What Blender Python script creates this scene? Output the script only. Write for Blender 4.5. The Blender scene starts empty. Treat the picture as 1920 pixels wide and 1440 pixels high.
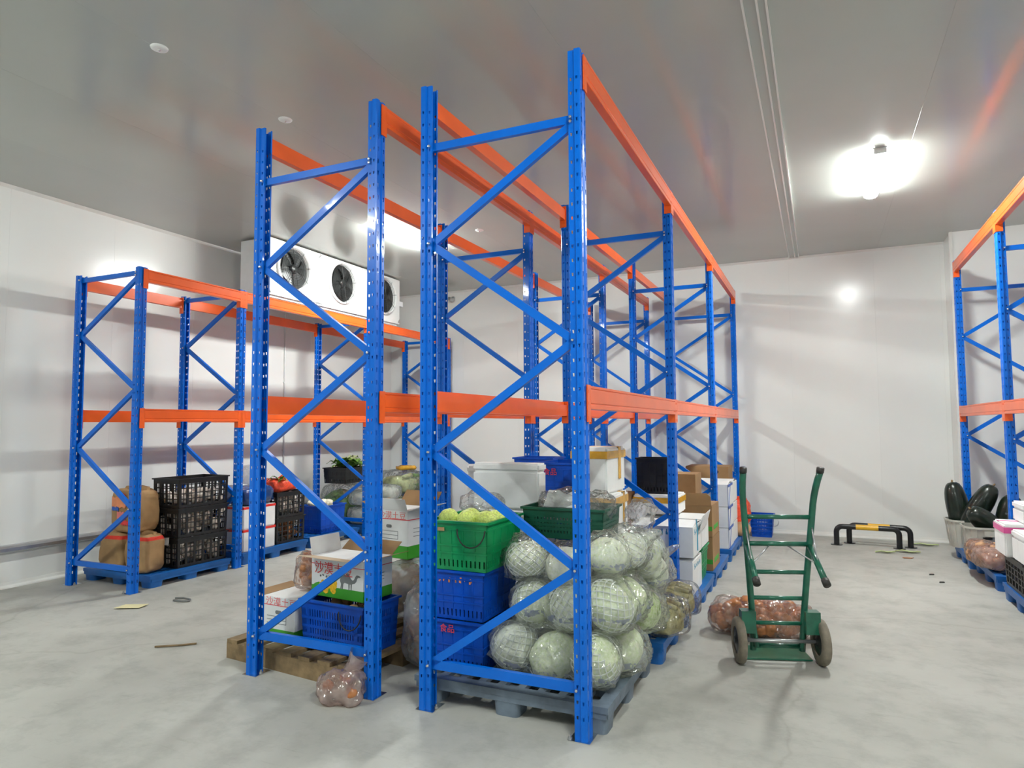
import bpy, bmesh, math, random
import numpy as np
from mathutils import Vector, Matrix, noise
random.seed(7)
S = bpy.context.scene
COL = S.collection
R_ = math.radians

# ------------------------------------------------------------------ camera, world, light, exposure
F_PX, YAW, PITCH, ROLL = 1254.6, 0.43046, 0.06193, -0.00519
CAM = Vector((1.0725, -3.1942, 1.5455))
fw = Vector((-math.sin(YAW)*math.cos(PITCH), math.cos(YAW)*math.cos(PITCH), math.sin(PITCH)))
rt = Vector((math.cos(YAW), math.sin(YAW), 0)); up = rt.cross(fw)
r2 = math.cos(ROLL)*rt + math.sin(ROLL)*up
u2 = -math.sin(ROLL)*rt + math.cos(ROLL)*up
cd = bpy.data.cameras.new('camera'); cam = bpy.data.objects.new('camera', cd); COL.objects.link(cam)
cd.sensor_width = 36; cd.lens = F_PX/1920*36; cd.clip_start = .05; cd.clip_end = 100
cam.matrix_world = Matrix(((r2.x, u2.x, -fw.x, CAM.x), (r2.y, u2.y, -fw.y, CAM.y), (r2.z, u2.z, -fw.z, CAM.z), (0, 0, 0, 1)))
S.camera = cam
S.cycles.max_bounces = 8; S.cycles.use_light_tree = False; S.cycles.glossy_bounces = 3; S.cycles.adaptive_threshold = .03
w = bpy.data.worlds.new('world'); S.world = w; w.use_nodes = True
w.node_tree.nodes['Background'].inputs[0].default_value = (.8, .85, .9, 1)
w.node_tree.nodes['Background'].inputs[1].default_value = .02
LAMP_STRENGTH = 150
S.view_settings.view_transform = 'Standard'; S.view_settings.look = 'None'
S.view_settings.exposure = 0.50; S.view_settings.gamma = 1; S.view_settings.use_curve_mapping = False
XL, XR, YB, YN, YF, ZC = -6.13, 3.95, 7.12, 6.62, -8.0, 3.94     # room

# ------------------------------------------------------------------ materials
MATS = {}
def nmat(name):
    m = bpy.data.materials.new(name); m.use_nodes = True; MATS[name] = m
    return m, m.node_tree.nodes, m.node_tree.links, m.node_tree.nodes['Principled BSDF']
def coord(N): return N.new('ShaderNodeTexCoord').outputs['Object']
def noise_n(N, L, scale, detail=3, vec=None, rough=.55):
    t = N.new('ShaderNodeTexNoise'); t.inputs['Scale'].default_value = scale; t.inputs['Detail'].default_value = detail
    t.inputs['Roughness'].default_value = rough
    L.new(vec if vec else coord(N), t.inputs['Vector']); return t.outputs['Fac']
def ramp(N, L, fac, stops):
    r = N.new('ShaderNodeValToRGB'); e = r.color_ramp.elements
    while len(e) < len(stops): e.new(.5)
    for k, (p, c) in enumerate(stops): e[k].position = p; e[k].color = (*c, 1)
    L.new(fac, r.inputs['Fac']); return r.outputs['Color']
def bump(N, L, fac, P, strength, dist=.01):
    b = N.new('ShaderNodeBump'); b.inputs['Strength'].default_value = strength; b.inputs['Distance'].default_value = dist
    L.new(fac, b.inputs['Height']); L.new(b.outputs['Normal'], P.inputs['Normal'])
def mat(name, c, rough=.5, metal=0, var=.12, scale=8, bmp=0, bscale=40, spec=.5, coat=0):
    m, N, L, P = nmat(name)
    lo = tuple(x*(1-var) for x in c); hi = tuple(min(1, x*(1+var)) for x in c)
    L.new(ramp(N, L, noise_n(N, L, scale), [(.3, lo), (.7, hi)]), P.inputs['Base Color'])
    P.inputs['Roughness'].default_value = rough; P.inputs['Metallic'].default_value = metal
    P.inputs['Specular IOR Level'].default_value = spec; P.inputs['Coat Weight'].default_value = coat
    P.inputs['Coat Roughness'].default_value = .05
    if bmp: bump(N, L, noise_n(N, L, bscale, 4), P, bmp)
    return m
def banded(name, base, bands, rough=.55, jitter=0, var=.06):
    """flat print: horizontal bands of colour in the object's own height (z from its base)"""
    m, N, L, P = nmat(name)
    co = coord(N); sx = N.new('ShaderNodeSeparateXYZ'); L.new(co, sx.inputs[0]); z = sx.outputs['Z']
    if jitter:
        a = N.new('ShaderNodeMath'); a.operation = 'MULTIPLY_ADD'; a.inputs[1].default_value = jitter
        L.new(noise_n(N, L, 9, 2, co), a.inputs[0]); L.new(z, a.inputs[2]); z = a.outputs[0]
    cur = ramp(N, L, noise_n(N, L, 6, 3, co), [(.3, tuple(x*(1-var) for x in base)), (.7, tuple(min(1, x*(1+var)) for x in base))])
    for z0, z1, c in bands:
        a = N.new('ShaderNodeMath'); a.operation = 'GREATER_THAN'; a.inputs[1].default_value = z0; L.new(z, a.inputs[0])
        b = N.new('ShaderNodeMath'); b.operation = 'LESS_THAN'; b.inputs[1].default_value = z1; L.new(z, b.inputs[0])
        k = N.new('ShaderNodeMath'); k.operation = 'MULTIPLY'; L.new(a.outputs[0], k.inputs[0]); L.new(b.outputs[0], k.inputs[1])
        mx = N.new('ShaderNodeMix'); mx.data_type = 'RGBA'; L.new(k.outputs[0], mx.inputs['Factor']); L.new(cur, mx.inputs['A'])
        mx.inputs['B'].default_value = (*c, 1); cur = mx.outputs['Result']
    L.new(cur, P.inputs['Base Color']); P.inputs['Roughness'].default_value = rough
    return m
def film(name, tint=(.95, .97, .95), haze=.18, rough=.12, printed=None, gloss=.5, wr=14, bstr=.5):
    """thin polythene: mostly see-through, wrinkled gloss, a little haze; optional printed band of blue marks"""
    m, N, L, P = nmat(name); N.remove(P); out = N['Material Output']
    tr = N.new('ShaderNodeBsdfTransparent'); tr.inputs[0].default_value = (*tint, 1)
    df = N.new('ShaderNodeBsdfDiffuse'); df.inputs[0].default_value = (*tint, 1)
    tl = N.new('ShaderNodeBsdfTranslucent'); tl.inputs[0].default_value = (*tint, 1)
    dd = N.new('ShaderNodeMixShader'); dd.inputs[0].default_value = .55; L.new(df.outputs[0], dd.inputs[1]); L.new(tl.outputs[0], dd.inputs[2])
    co = coord(N)
    mx = N.new('ShaderNodeMixShader'); L.new(tr.outputs[0], mx.inputs[1]); L.new(dd.outputs[0], mx.inputs[2])
    hz = N.new('ShaderNodeMapRange'); hz.inputs['From Min'].default_value = .35; hz.inputs['From Max'].default_value = .75
    hz.inputs['To Min'].default_value = haze*.4; hz.inputs['To Max'].default_value = min(1, haze*1.8)
    L.new(noise_n(N, L, 5, 4, co), hz.inputs['Value']); fac = hz.outputs[0]
    if printed:
        z0, z1, c, sc = printed
        sx = N.new('ShaderNodeSeparateXYZ'); L.new(co, sx.inputs[0])
        def gt(v, t, op):
            q = N.new('ShaderNodeMath'); q.operation = op; q.inputs[1].default_value = t; L.new(v, q.inputs[0]); return q.outputs[0]
        def mul(a, b):
            q = N.new('ShaderNodeMath'); q.operation = 'MULTIPLY'; L.new(a, q.inputs[0]); L.new(b, q.inputs[1]); return q.outputs[0]
        jz = N.new('ShaderNodeMath'); jz.operation = 'MULTIPLY_ADD'; jz.inputs[1].default_value = .06
        L.new(noise_n(N, L, 4, 2, co), jz.inputs[0]); L.new(sx.outputs['Z'], jz.inputs[2])
        vor = N.new('ShaderNodeTexVoronoi'); vor.distance = 'CHEBYCHEV'; vor.inputs['Scale'].default_value = sc; L.new(co, vor.inputs['Vector'])
        k = mul(mul(gt(jz.outputs[0], z0, 'GREATER_THAN'), gt(jz.outputs[0], z1, 'LESS_THAN')), gt(vor.outputs['Color'], .5, 'GREATER_THAN'))
        inv = N.new('ShaderNodeMath'); inv.operation = 'MAXIMUM'; L.new(fac, inv.inputs[0]); L.new(k, inv.inputs[1]); fac = inv.outputs[0]
        cm = N.new('ShaderNodeMix'); cm.data_type = 'RGBA'; L.new(k, cm.inputs['Factor'])
        cm.inputs['A'].default_value = (*tint, 1); cm.inputs['B'].default_value = (*c, 1); L.new(cm.outputs['Result'], df.inputs[0])
    L.new(fac, mx.inputs[0])
    gl = N.new('ShaderNodeBsdfGlossy'); gl.inputs['Roughness'].default_value = rough
    b = N.new('ShaderNodeBump'); b.inputs['Strength'].default_value = bstr; b.inputs['Distance'].default_value = .07
    L.new(noise_n(N, L, wr, 2, co, .5), b.inputs['Height']); L.new(b.outputs[0], gl.inputs['Normal'])
    fr = N.new('ShaderNodeLayerWeight'); fr.inputs['Blend'].default_value = .25; L.new(b.outputs[0], fr.inputs['Normal'])
    g2 = N.new('ShaderNodeMath'); g2.operation = 'MULTIPLY_ADD'; g2.inputs[1].default_value = gloss*.45; g2.inputs[2].default_value = .085*gloss; g2.use_clamp = True; L.new(fr.outputs['Fresnel'], g2.inputs[0])
    m2 = N.new('ShaderNodeMixShader'); L.new(g2.outputs[0], m2.inputs[0]); L.new(mx.outputs[0], m2.inputs[1]); L.new(gl.outputs[0], m2.inputs[2])
    L.new(m2.outputs[0], out.inputs['Surface']); return m
def lit(name, c, s):
    m, N, L, P = nmat(name); P.inputs['Base Color'].default_value = (.9, .9, .9, 1)
    P.inputs['Emission Color'].default_value = (*c, 1); P.inputs['Emission Strength'].default_value = s; return m

def floor_mat():
    m, N, L, P = nmat('concrete'); co = coord(N)
    c1 = ramp(N, L, noise_n(N, L, .55, 6, co, .6), [(.3, (.36, .355, .325)), (.5, (.45, .445, .41)), (.7, (.52, .515, .48))])
    c2 = ramp(N, L, noise_n(N, L, 3.2, 8, co, .7), [(.33, (.72, .72, .705)), (.53, (.98, .98, .97)), (.8, (1.0, .99, .97))])
    mx = N.new('ShaderNodeMix'); mx.data_type = 'RGBA'; mx.blend_type = 'MULTIPLY'; mx.inputs['Factor'].default_value = .8
    L.new(c1, mx.inputs['A']); L.new(c2, mx.inputs['B'])
    # hairline scuffs
    st = N.new('ShaderNodeMapping'); st.inputs['Scale'].default_value = (1.2, 9, 1); st.inputs['Rotation'].default_value = (0, 0, .6); L.new(co, st.inputs['Vector'])
    c3 = ramp(N, L, noise_n(N, L, 2.2, 6, st.outputs[0], .7), [(.30, (.70, .68, .64)), (.40, (1, 1, 1))])
    m3 = N.new('ShaderNodeMix'); m3.data_type = 'RGBA'; m3.blend_type = 'MULTIPLY'; m3.inputs['Factor'].default_value = .45
    L.new(mx.outputs['Result'], m3.inputs['A']); L.new(c3, m3.inputs['B'])
    vor = N.new('ShaderNodeTexVoronoi'); vor.feature = 'DISTANCE_TO_EDGE'; vor.inputs['Scale'].default_value = .22
    wv = N.new('ShaderNodeVectorMath'); wv.operation = 'ADD'
    nt = N.new('ShaderNodeTexNoise'); nt.inputs['Scale'].default_value = 2.2; nt.inputs['Detail'].default_value = 5; L.new(co, nt.inputs['Vector'])
    sc = N.new('ShaderNodeVectorMath'); sc.operation = 'SCALE'; sc.inputs['Scale'].default_value = .35; L.new(nt.outputs['Color'], sc.inputs[0])
    L.new(co, wv.inputs[0]); L.new(sc.outputs[0], wv.inputs[1]); L.new(wv.outputs[0], vor.inputs['Vector'])
    ck = ramp(N, L, vor.outputs['Distance'], [(.0, (.8, .79, .76)), (.0016, (1, 1, 1))])
    m4 = N.new('ShaderNodeMix'); m4.data_type = 'RGBA'; m4.blend_type = 'MULTIPLY'; m4.inputs['Factor'].default_value = .6
    L.new(m3.outputs['Result'], m4.inputs['A']); L.new(ck, m4.inputs['B'])
    L.new(m4.outputs['Result'], P.inputs['Base Color'])
    rr = N.new('ShaderNodeMapRange'); rr.inputs['To Min'].default_value = .42; rr.inputs['To Max'].default_value = .75
    L.new(noise_n(N, L, 1.5, 5, co), rr.inputs['Value']); L.new(rr.outputs[0], P.inputs['Roughness'])
    bump(N, L, noise_n(N, L, 30, 6, co), P, .08); return m
M = dict(
    floor=floor_mat(),
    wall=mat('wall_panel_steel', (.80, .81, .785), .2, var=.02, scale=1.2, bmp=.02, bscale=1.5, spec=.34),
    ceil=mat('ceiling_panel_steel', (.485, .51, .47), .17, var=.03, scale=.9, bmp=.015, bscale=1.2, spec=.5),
    trim=mat('white_trim', (.78, .78, .74), .3, var=.03),
    blue=mat('blue_powder_coat', (.0, .14, .66), .30, var=.07, scale=3, spec=.2, coat=.3),
    orange=mat('orange_powder_coat', (.88, .125, .016), .30, var=.08, scale=3, spec=.4, coat=.25),
    zinc=mat('zinc_bolt', (.75, .75, .74), .25, metal=1, var=.1),
    steel=mat('dull_steel', (.50, .51, .52), .35, metal=.8, var=.1),
    white=mat('white_enamel', (.80, .81, .80), .3, var=.03),
    dark=mat('dark_plastic', (.01, .011, .011), .45, var=.2),
    fanblade=mat('fan_blade', (.018, .02, .02), .35, var=.2),
    foam=mat('white_styrofoam', (.84, .85, .84), .75, var=.04, bmp=.1, bscale=120),
    cardboard=mat('brown_cardboard', (.34, .20, .09), .8, var=.12, scale=5),
    tan=mat('tan_cardboard', (.58, .44, .30), .8, var=.08, scale=5),
    kraft=mat('kraft_paper', (.40, .235, .10), .75, var=.16, scale=5, bmp=.3, bscale=16),
    whitecard=mat('white_cardboard', (.80, .81, .80), .6, var=.04),
    crateblue=mat('blue_crate_plastic', (.001, .075, .50), .36, var=.14, scale=10, spec=.3),
    palletblue=mat('blue_pallet_plastic', (.006, .12, .42), .42, var=.16, scale=6, bmp=.1),
    palletgrey=mat('worn_grey_pallet_plastic', (.14, .18, .23), .5, var=.32, scale=7, bmp=.2),
    green=mat('green_crate_plastic', (.002, .27, .085), .36, var=.14, scale=9),
    dgreen=mat('dark_green_crate_plastic', (.006, .085, .05), .38, var=.14, scale=9),
    black=mat('black_crate_plastic', (.012, .012, .012), .38, var=.2, scale=9),
    beige=mat('beige_basket_plastic', (.52, .51, .45), .5, var=.12, scale=6),
    wood=mat('weathered_wood', (.24, .165, .085), .8, var=.35, scale=11, bmp=.4, bscale=30),
    truck=mat('green_truck_paint', (.012, .125, .075), .28, var=.22, scale=14, coat=.3),
    rubber=mat('worn_rubber', (.22, .19, .145), .8, var=.2, scale=20),
    blackpaint=mat('black_paint', (.012, .012, .014), .3, var=.2),
    yellow=mat('yellow_paint', (.75, .42, .02), .35, var=.1),
    amber=mat('amber_packing_tape', (.72, .38, .03), .2, var=.2, scale=14),
    redtape=mat('red_tape', (.75, .03, .02), .3, var=.08),
    pinktape=mat('pink_tape', (.80, .10, .36), .3, var=.08),
    bluetape=mat('blue_print', (.03, .12, .48), .5, var=.1),
    tealprint=mat('teal_print', (.06, .36, .55), .5, var=.15),
    redprint=mat('red_print', (.75, .05, .05), .6, var=.1),
    palered=mat('faded_red_print', (.80, .22, .20), .6, var=.15),
    greyprint=mat('grey_print', (.17, .18, .18), .6, var=.2),
    orangeprint=mat('orange_print', (.80, .28, .12), .6, var=.2),
    greenprint=mat('green_print', (.05, .36, .03), .55, var=.1),
    flower=mat('yellow_flower_print', (.80, .47, .01), .6, var=.25, scale=60),
    cabbage=None, netfoam=mat('white_foam_net', (.86, .88, .85), .6, var=.03),
    leaf=mat('green_leaf', (.16, .33, .05), .5, var=.4, scale=14, bmp=.3),
    paleleaf=mat('pale_leaf_stalk', (.58, .66, .33), .5, var=.3, scale=12),
    drygreen=mat('olive_vegetable', (.42, .38, .17), .55, var=.4, scale=16, bmp=.4),
    cream=mat('cream_root', (.80, .76, .60), .5, var=.08),
    onion=mat('brown_onion_skin', (.50, .20, .075), .35, var=.35, scale=16),
    potato=mat('tan_root', (.52, .30, .16), .6, var=.15),
    ginger=mat('pinkish_pale_root', (.80, .72, .64), .6, var=.25, scale=30),
    melon=mat('dark_winter_melon_rind', (.008, .016, .010), .3, var=.5, scale=9, coat=.15),
    redbag=mat('red_net_bag', (.80, .075, .025), .45, var=.25, scale=25, bmp=.5, bscale=60),
    bluebag=mat('dark_blue_plastic_bag', (.010, .05, .20), .14, var=.3, scale=8, bmp=.9, bscale=14, coat=.6),
    paper=mat('cream_paper', (.76, .70, .40), .7, var=.06),
    strapcord=mat('dark_cord', (.03, .028, .025), .5, var=.1),
    whitebag=film('white_plastic_bag', (.96, .97, .98), .62, .10, gloss=.8),
    clear=film('clear_film', (1, 1, 1), .05, .12, gloss=1.3, wr=15, bstr=1.0),
    hazy=film('hazy_film', (.985, 1, .985), .13, .13, gloss=1.3, wr=15, bstr=1.0),
    greybag=film('bluish_grey_film', (.88, .93, .95), .36, .2, gloss=1.2, wr=9, bstr=.8),
    pinkfilm=film('pinkish_film', (1, .93, .89), .16, .13, gloss=1.4, wr=13, bstr=1.0),
    pinkhaze=film('crumpled_pinkish_film', (.90, .74, .68), .45, .14, gloss=1.4, wr=12, bstr=1.0),
    printed=film('printed_net_film', (.985, 1, .985), .16, .13, printed=(.10, .135, (.02, .05, .26), 60), gloss=1.3, wr=15, bstr=1.0),
)
def cabbage_mat():
    m, N, L, P = nmat('pale_cabbage_leaf'); co = coord(N)
    oi = N.new('ShaderNodeObjectInfo')
    ad = N.new('ShaderNodeMath'); ad.operation = 'MULTIPLY_ADD'; ad.inputs[1].default_value = .5; ad.inputs[2].default_value = -.22; L.new(oi.outputs['Random'], ad.inputs[0])
    a2 = N.new('ShaderNodeMath'); a2.operation = 'ADD'; L.new(noise_n(N, L, 7, 4, co), a2.inputs[0]); L.new(ad.outputs[0], a2.inputs[1])
    L.new(ramp(N, L, a2.outputs[0], [(.3, (.90, .92, .80)), (.55, (.80, .87, .58)), (.85, (.50, .68, .20))]), P.inputs['Base Color'])
    P.inputs['Roughness'].default_value = .45; P.inputs['Subsurface Weight'].default_value = .0
    bump(N, L, noise_n(N, L, 18, 5, co), P, .35); return m
M['cabbage'] = cabbage_mat()

# ------------------------------------------------------------------ mesh helpers
class MB:
    def __init__(s): s.v = []; s.f = []
    def add(s, vs, fs):
        o = len(s.v); s.v += [tuple(p) for p in vs]; s.f += [tuple(i+o for i in f) for f in fs]; return s
    def box(s, x0, x1, y0, y1, z0, z1):
        return s.add([(x0,y0,z0),(x1,y0,z0),(x1,y1,z0),(x0,y1,z0),(x0,y0,z1),(x1,y0,z1),(x1,y1,z1),(x0,y1,z1)],
                     [(0,3,2,1),(4,5,6,7),(0,1,5,4),(1,2,6,5),(2,3,7,6),(3,0,4,7)])
    def obox(s, c, ax, ay, az):
        c, ax, ay, az = map(Vector, (c, ax, ay, az)); vs = []
        for k in (-1, 1):
            for i, j in ((-1,-1),(1,-1),(1,1),(-1,1)): vs.append(c + ax*i + ay*j + az*k)
        return s.add(vs, [(0,3,2,1),(4,5,6,7),(0,1,5,4),(1,2,6,5),(2,3,7,6),(3,0,4,7)])
    def tube(s, pts, r, n=10, caps=True, closed=False):
        pts = [Vector(p) for p in pts]; m = len(pts); rr = r if isinstance(r, (list, tuple)) else [r]*m
        t0 = (pts[1]-pts[0]).normalized(); ref = Vector((0,0,1)) if abs(t0.z) < .9 else Vector((1,0,0))
        nrm = t0.cross(ref).normalized(); vs = []
        for i, p in enumerate(pts):
            a = pts[i-1] if i else (pts[-1] if closed else p); b = pts[i+1] if i < m-1 else (pts[0] if closed else p)
            t = (b-a).normalized(); nrm = (nrm - t*nrm.dot(t)).normalized(); bn = t.cross(nrm)
            for k in range(n):
                q = 2*math.pi*k/n; vs.append(p + (nrm*math.cos(q)+bn*math.sin(q))*rr[i])
        fs = []
        for i in range(m if closed else m-1):
            j = (i+1) % m
            for k in range(n): fs.append((i*n+k, i*n+(k+1)%n, j*n+(k+1)%n, j*n+k))
        if caps and not closed: fs += [tuple(range(n))[::-1], tuple(range((m-1)*n, m*n))]
        return s.add(vs, fs)
    def prism(s, poly, d0, d1, fn):
        """poly: 2D points; fn(a,b,d) -> 3D"""
        n = len(poly); vs = [fn(a,b,d0) for a,b in poly] + [fn(a,b,d1) for a,b in poly]
        return s.add(vs, [tuple(range(n))[::-1], tuple(range(n, 2*n))] + [(i,(i+1)%n,(i+1)%n+n,i+n) for i in range(n)])
    def lathe(s, prof, n=20, c=(0,0,0), axis='z'):
        vs = []
        for r, h in prof:
            for k in range(n):
                q = 2*math.pi*k/n; a, b = r*math.cos(q), r*math.sin(q)
                p = (a,b,h) if axis == 'z' else ((h,a,b) if axis == 'x' else (a,h,b)); vs.append((p[0]+c[0],p[1]+c[1],p[2]+c[2]))
        fs = [(i*n+k, i*n+(k+1)%n, (i+1)*n+(k+1)%n, (i+1)*n+k) for i in range(len(prof)-1) for k in range(n)]
        return s.add(vs, fs)
    def ico(s, c, r, sub=2, jit=0, seed=0):
        V, Fc = icos(sub); rx, ry, rz = r if isinstance(r, (tuple, list)) else (r, r, r); vs = []
        for p in V:
            k = 1 + (jit*noise.noise(Vector(p)*1.7 + Vector((seed*3.1, seed*1.7, 0))) if jit else 0)
            vs.append((c[0]+p[0]*rx*k, c[1]+p[1]*ry*k, c[2]+p[2]*rz*k))
        return s.add(vs, Fc)
    def map(s, fn): s.v = [tuple(fn(*p)) for p in s.v]; return s
    def mesh(s, name, m, smooth=False, angle=None):
        me = bpy.data.meshes.new(name); me.from_pydata(s.v, [], s.f)
        for q in (m if isinstance(m, list) else [m]): me.materials.append(q)
        bm = bmesh.new(); bm.from_mesh(me); bmesh.ops.recalc_face_normals(bm, faces=bm.faces); bm.to_mesh(me); bm.free()
        if smooth:
            me.polygons.foreach_set('use_smooth', [True]*len(me.polygons))
            if angle: me.set_sharp_from_angle(angle=R_(angle))
        me.update(); return me
    def build(s, name, m, parent=None, smooth=False, angle=None, loc=None, rz=0):
        return link(name, s.mesh(name, m, smooth, angle), parent, loc, rz)
_ico = {}
def icos(sub):
    if sub not in _ico:
        bm = bmesh.new(); bmesh.ops.create_icosphere(bm, subdivisions=sub, radius=1); bm.verts.ensure_lookup_table()
        _ico[sub] = ([tuple(v.co) for v in bm.verts], [tuple(v.index for v in f.verts) for f in bm.faces]); bm.free()
    return _ico[sub]
def link(name, me, parent=None, loc=None, rz=0):
    o = bpy.data.objects.new(name, me); COL.objects.link(o)
    if parent: o.parent = parent
    if loc is not None: o.location = loc
    if rz: o.rotation_euler[2] = rz
    return o
def thing(name, label, cat, loc=(0,0,0), rz=0, group=None):
    o = link(name, None, None, loc, rz); o.empty_display_size = .1; return tag(o, label, cat, group)
def tag(o, label, cat, group=None, kind=None):
    o['label'] = label; o['category'] = cat
    if group: o['group'] = group
    if kind: o['kind'] = kind
    return o
def struct(o, label=None):
    o['kind'] = 'structure'
    if label: o['label'] = label
    return o
def text(s, size, m, parent, loc, rot=(R_(90),0,0), name='lettering', ext=.0006, sx=1):
    c = bpy.data.curves.new(name, 'FONT'); c.body = s; c.size = size; c.align_x = 'CENTER'; c.align_y = 'CENTER'; c.extrude = ext; c.resolution_u = 3
    t = bpy.data.objects.new(name, c); COL.objects.link(t); dg = bpy.context.evaluated_depsgraph_get()
    me = bpy.data.meshes.new_from_object(t.evaluated_get(dg)); bpy.data.objects.remove(t); me.materials.clear(); me.materials.append(m)
    o = link(name, me, parent, loc); o.rotation_euler = rot; o.scale = (sx, 1, 1); return o

def marks(parent, m, n, w, h, loc, seed, along='x', name='printed_mark'):
    """a row of worn, unreadable printed strokes"""
    random.seed(seed); b = MB(); p = w/n
    for i in range(n):
        for k in range(random.choice((2, 3, 3))):
            a0 = -w/2+p*i+random.uniform(.08, .5)*p; a1 = a0+random.uniform(.12, .4)*p; z0 = random.uniform(-.5, .15)*h; z1 = z0+random.uniform(.2, .6)*h
            f = (lambda q, z, d: (q, d-.0008, z)) if along == 'x' else (lambda q, z, d: (d+.0008, q, z))
            b.prism([(a0, z0), (a1, z0+.1*h*random.uniform(-1, 1)), (a1, z1), (a0, z1)], -.0006, .0006, f)
    return b.build(name, M[m], parent, False, None, loc)

# ------------------------------------------------------------------ the room
struct(MB().box(XL-.1, XR+.1, YF-.1, YB+.1, -.12, 0).build('floor', M['floor']), 'pale worn concrete floor')
def panelled(name, label, m, edges, make):
    root = struct(make(None, None).build(name, m), label)
    shared = {}
    for a, b in zip(edges[:-1], edges[1:]):
        k = round(b-a, 3)
        if k not in shared:
            bm = bmesh.new(); tmp = make(0, b-a-.0003); me = tmp.mesh('panel', m); bm.from_mesh(me)
            bmesh.ops.bevel(bm, geom=bm.edges[:], offset=.0008, segments=1, affect='EDGES'); bm.to_mesh(me); bm.free(); shared[k] = me
        o = link('panel', shared[k], root); o.location = make.axis(a+.00015)
    return root
def steps(a, b, s): 
    n = max(1, round((b-a)/s)); return [a + (b-a)*i/n for i in range(n+1)]
def mk_back(a, b):
    return MB().box(XL-.1, 2.63, YB+.02, YB+.12, 0, ZC) if a is None else MB().box(a, b, YB, YB+.018, 0, ZC)
mk_back.axis = lambda a: (a, 0, 0)
panelled('wall_back', 'off-white insulated panel wall behind the racks', M['wall'],
         [XL, -5.7, -4.6, -3.55, -2.5, -1.42, -.34, .727, 1.804, 2.577, 2.63], mk_back)
def mk_left(a, b):
    return MB().box(XL-.12, XL-.02, YF, YB+.1, 0, ZC) if a is None else MB().box(XL-.018, XL, a, b, 0, ZC)
mk_left.axis = lambda a: (0, a, 0)
panelled('wall_left', 'off-white insulated panel wall behind the low rack', M['wall'], steps(YF, YB, 1.08), mk_left)
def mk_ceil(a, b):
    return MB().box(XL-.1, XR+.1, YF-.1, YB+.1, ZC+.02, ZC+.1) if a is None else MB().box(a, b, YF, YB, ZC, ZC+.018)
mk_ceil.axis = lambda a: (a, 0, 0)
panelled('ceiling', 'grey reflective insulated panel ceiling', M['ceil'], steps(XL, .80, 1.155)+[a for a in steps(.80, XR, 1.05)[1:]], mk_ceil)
# step in the back wall at the right
MB().box(2.63, XR+.1, YN, YB+.12, 0, ZC).build('wall_back_right', M['wall']); struct(bpy.data.objects['wall_back_right'], 'nearer off-white wall behind the right-hand rack')
struct(MB().box(XR, XR+.1, YF, YB, 0, ZC).build('wall_right', M['wall']), 'off-white panel wall on the right')
struct(MB().box(XL-.1, XR+.1, YF-.1, YF, 0, ZC).build('wall_front', M['wall']), 'off-white panel wall behind the camera')
def cove(name, pts):   # rounded skirting
    struct(MB().tube(pts, .022, 6).build(name, M['trim'], smooth=True))
def skirt(name, x0, x1, y0, y1, fn):
    struct(fn(MB()).build(name, M['trim']))
skirt('baseboard_back', 0,0,0,0, lambda b: b.prism([(0,0),(-.03,0),(-.028,.012),(-.012,.03),(-.006,.055),(0,.055)], XL, 2.63, lambda a,z,d: (d, YB+a, z)))
skirt('baseboard_left', 0,0,0,0, lambda b: b.prism([(0,0),(.03,0),(.028,.012),(.012,.03),(.006,.055),(0,.055)], YF, YB-.03, lambda a,z,d: (XL+a, d, z)))
skirt('baseboard_right', 0,0,0,0, lambda b: b.prism([(0,0),(-.03,0),(-.028,.012),(-.012,.03),(-.006,.055),(0,.055)], 2.64, XR, lambda a,z,d: (d, YN+a, z)))
struct(MB().prism([(0,0),(.03,0),(0,-.03)], YF, YB, lambda a,z,d: (XL+a, d, ZC+z)).build('trim_1', M['trim']))
struct(MB().prism([(0,0),(-.03,0),(0,-.03)], XL, 2.63, lambda a,z,d: (d, YB+a, ZC+z)).build('trim_2', M['trim']))
struct(MB().box(2.615, 2.645, YN-.014, YN+.03, 0, ZC).build('trim_3', M['trim']))
t = struct(MB().box(.735, .875, YF, YB-.02, ZC-.006, ZC).build('trim_4', M['ceil']), 'ceiling joint strip running to the back wall')
for x in (.742, .818, .868): MB().box(x-.006, x+.006, YF, YB-.02, ZC-.02, ZC-.006).build('ridge', M['trim'], t)
# guard rail low on the left wall
o = thing('wall_guard_rail', 'grey metal guard rail fixed low along the left wall', 'guard rail', (XL, 0, 0))
MB().prism([(0,.34),(.05,.345),(.075,.36),(.075,.39),(.05,.41),(0,.415),(0,.40),(.045,.397),(.06,.385),(.06,.365),(.045,.355),(0,.353)], YF+.1, YB-.1, lambda a,z,d: (a, d, z)).build('rail', M['steel'], o)
for y in range(-6, 7, 2): MB().box(0, .03, y-.04, y+.04, .35, .41).build('bracket', M['steel'], o)
# thin white conduit on the left wall
o = thing('wall_conduit', 'thin white conduit running up the left wall behind the low rack', 'pipe', (XL, 4.39, 0))
MB().tube([(.012,0,.9),(.012,0,3.9)], .011, 8).build('pipe', M['white'], o, True)
for z in (1.2, 2.2, 3.2): MB().box(0, .016, -.02, .02, z-.01, z+.01).build('clip', M['white'], o)

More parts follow.
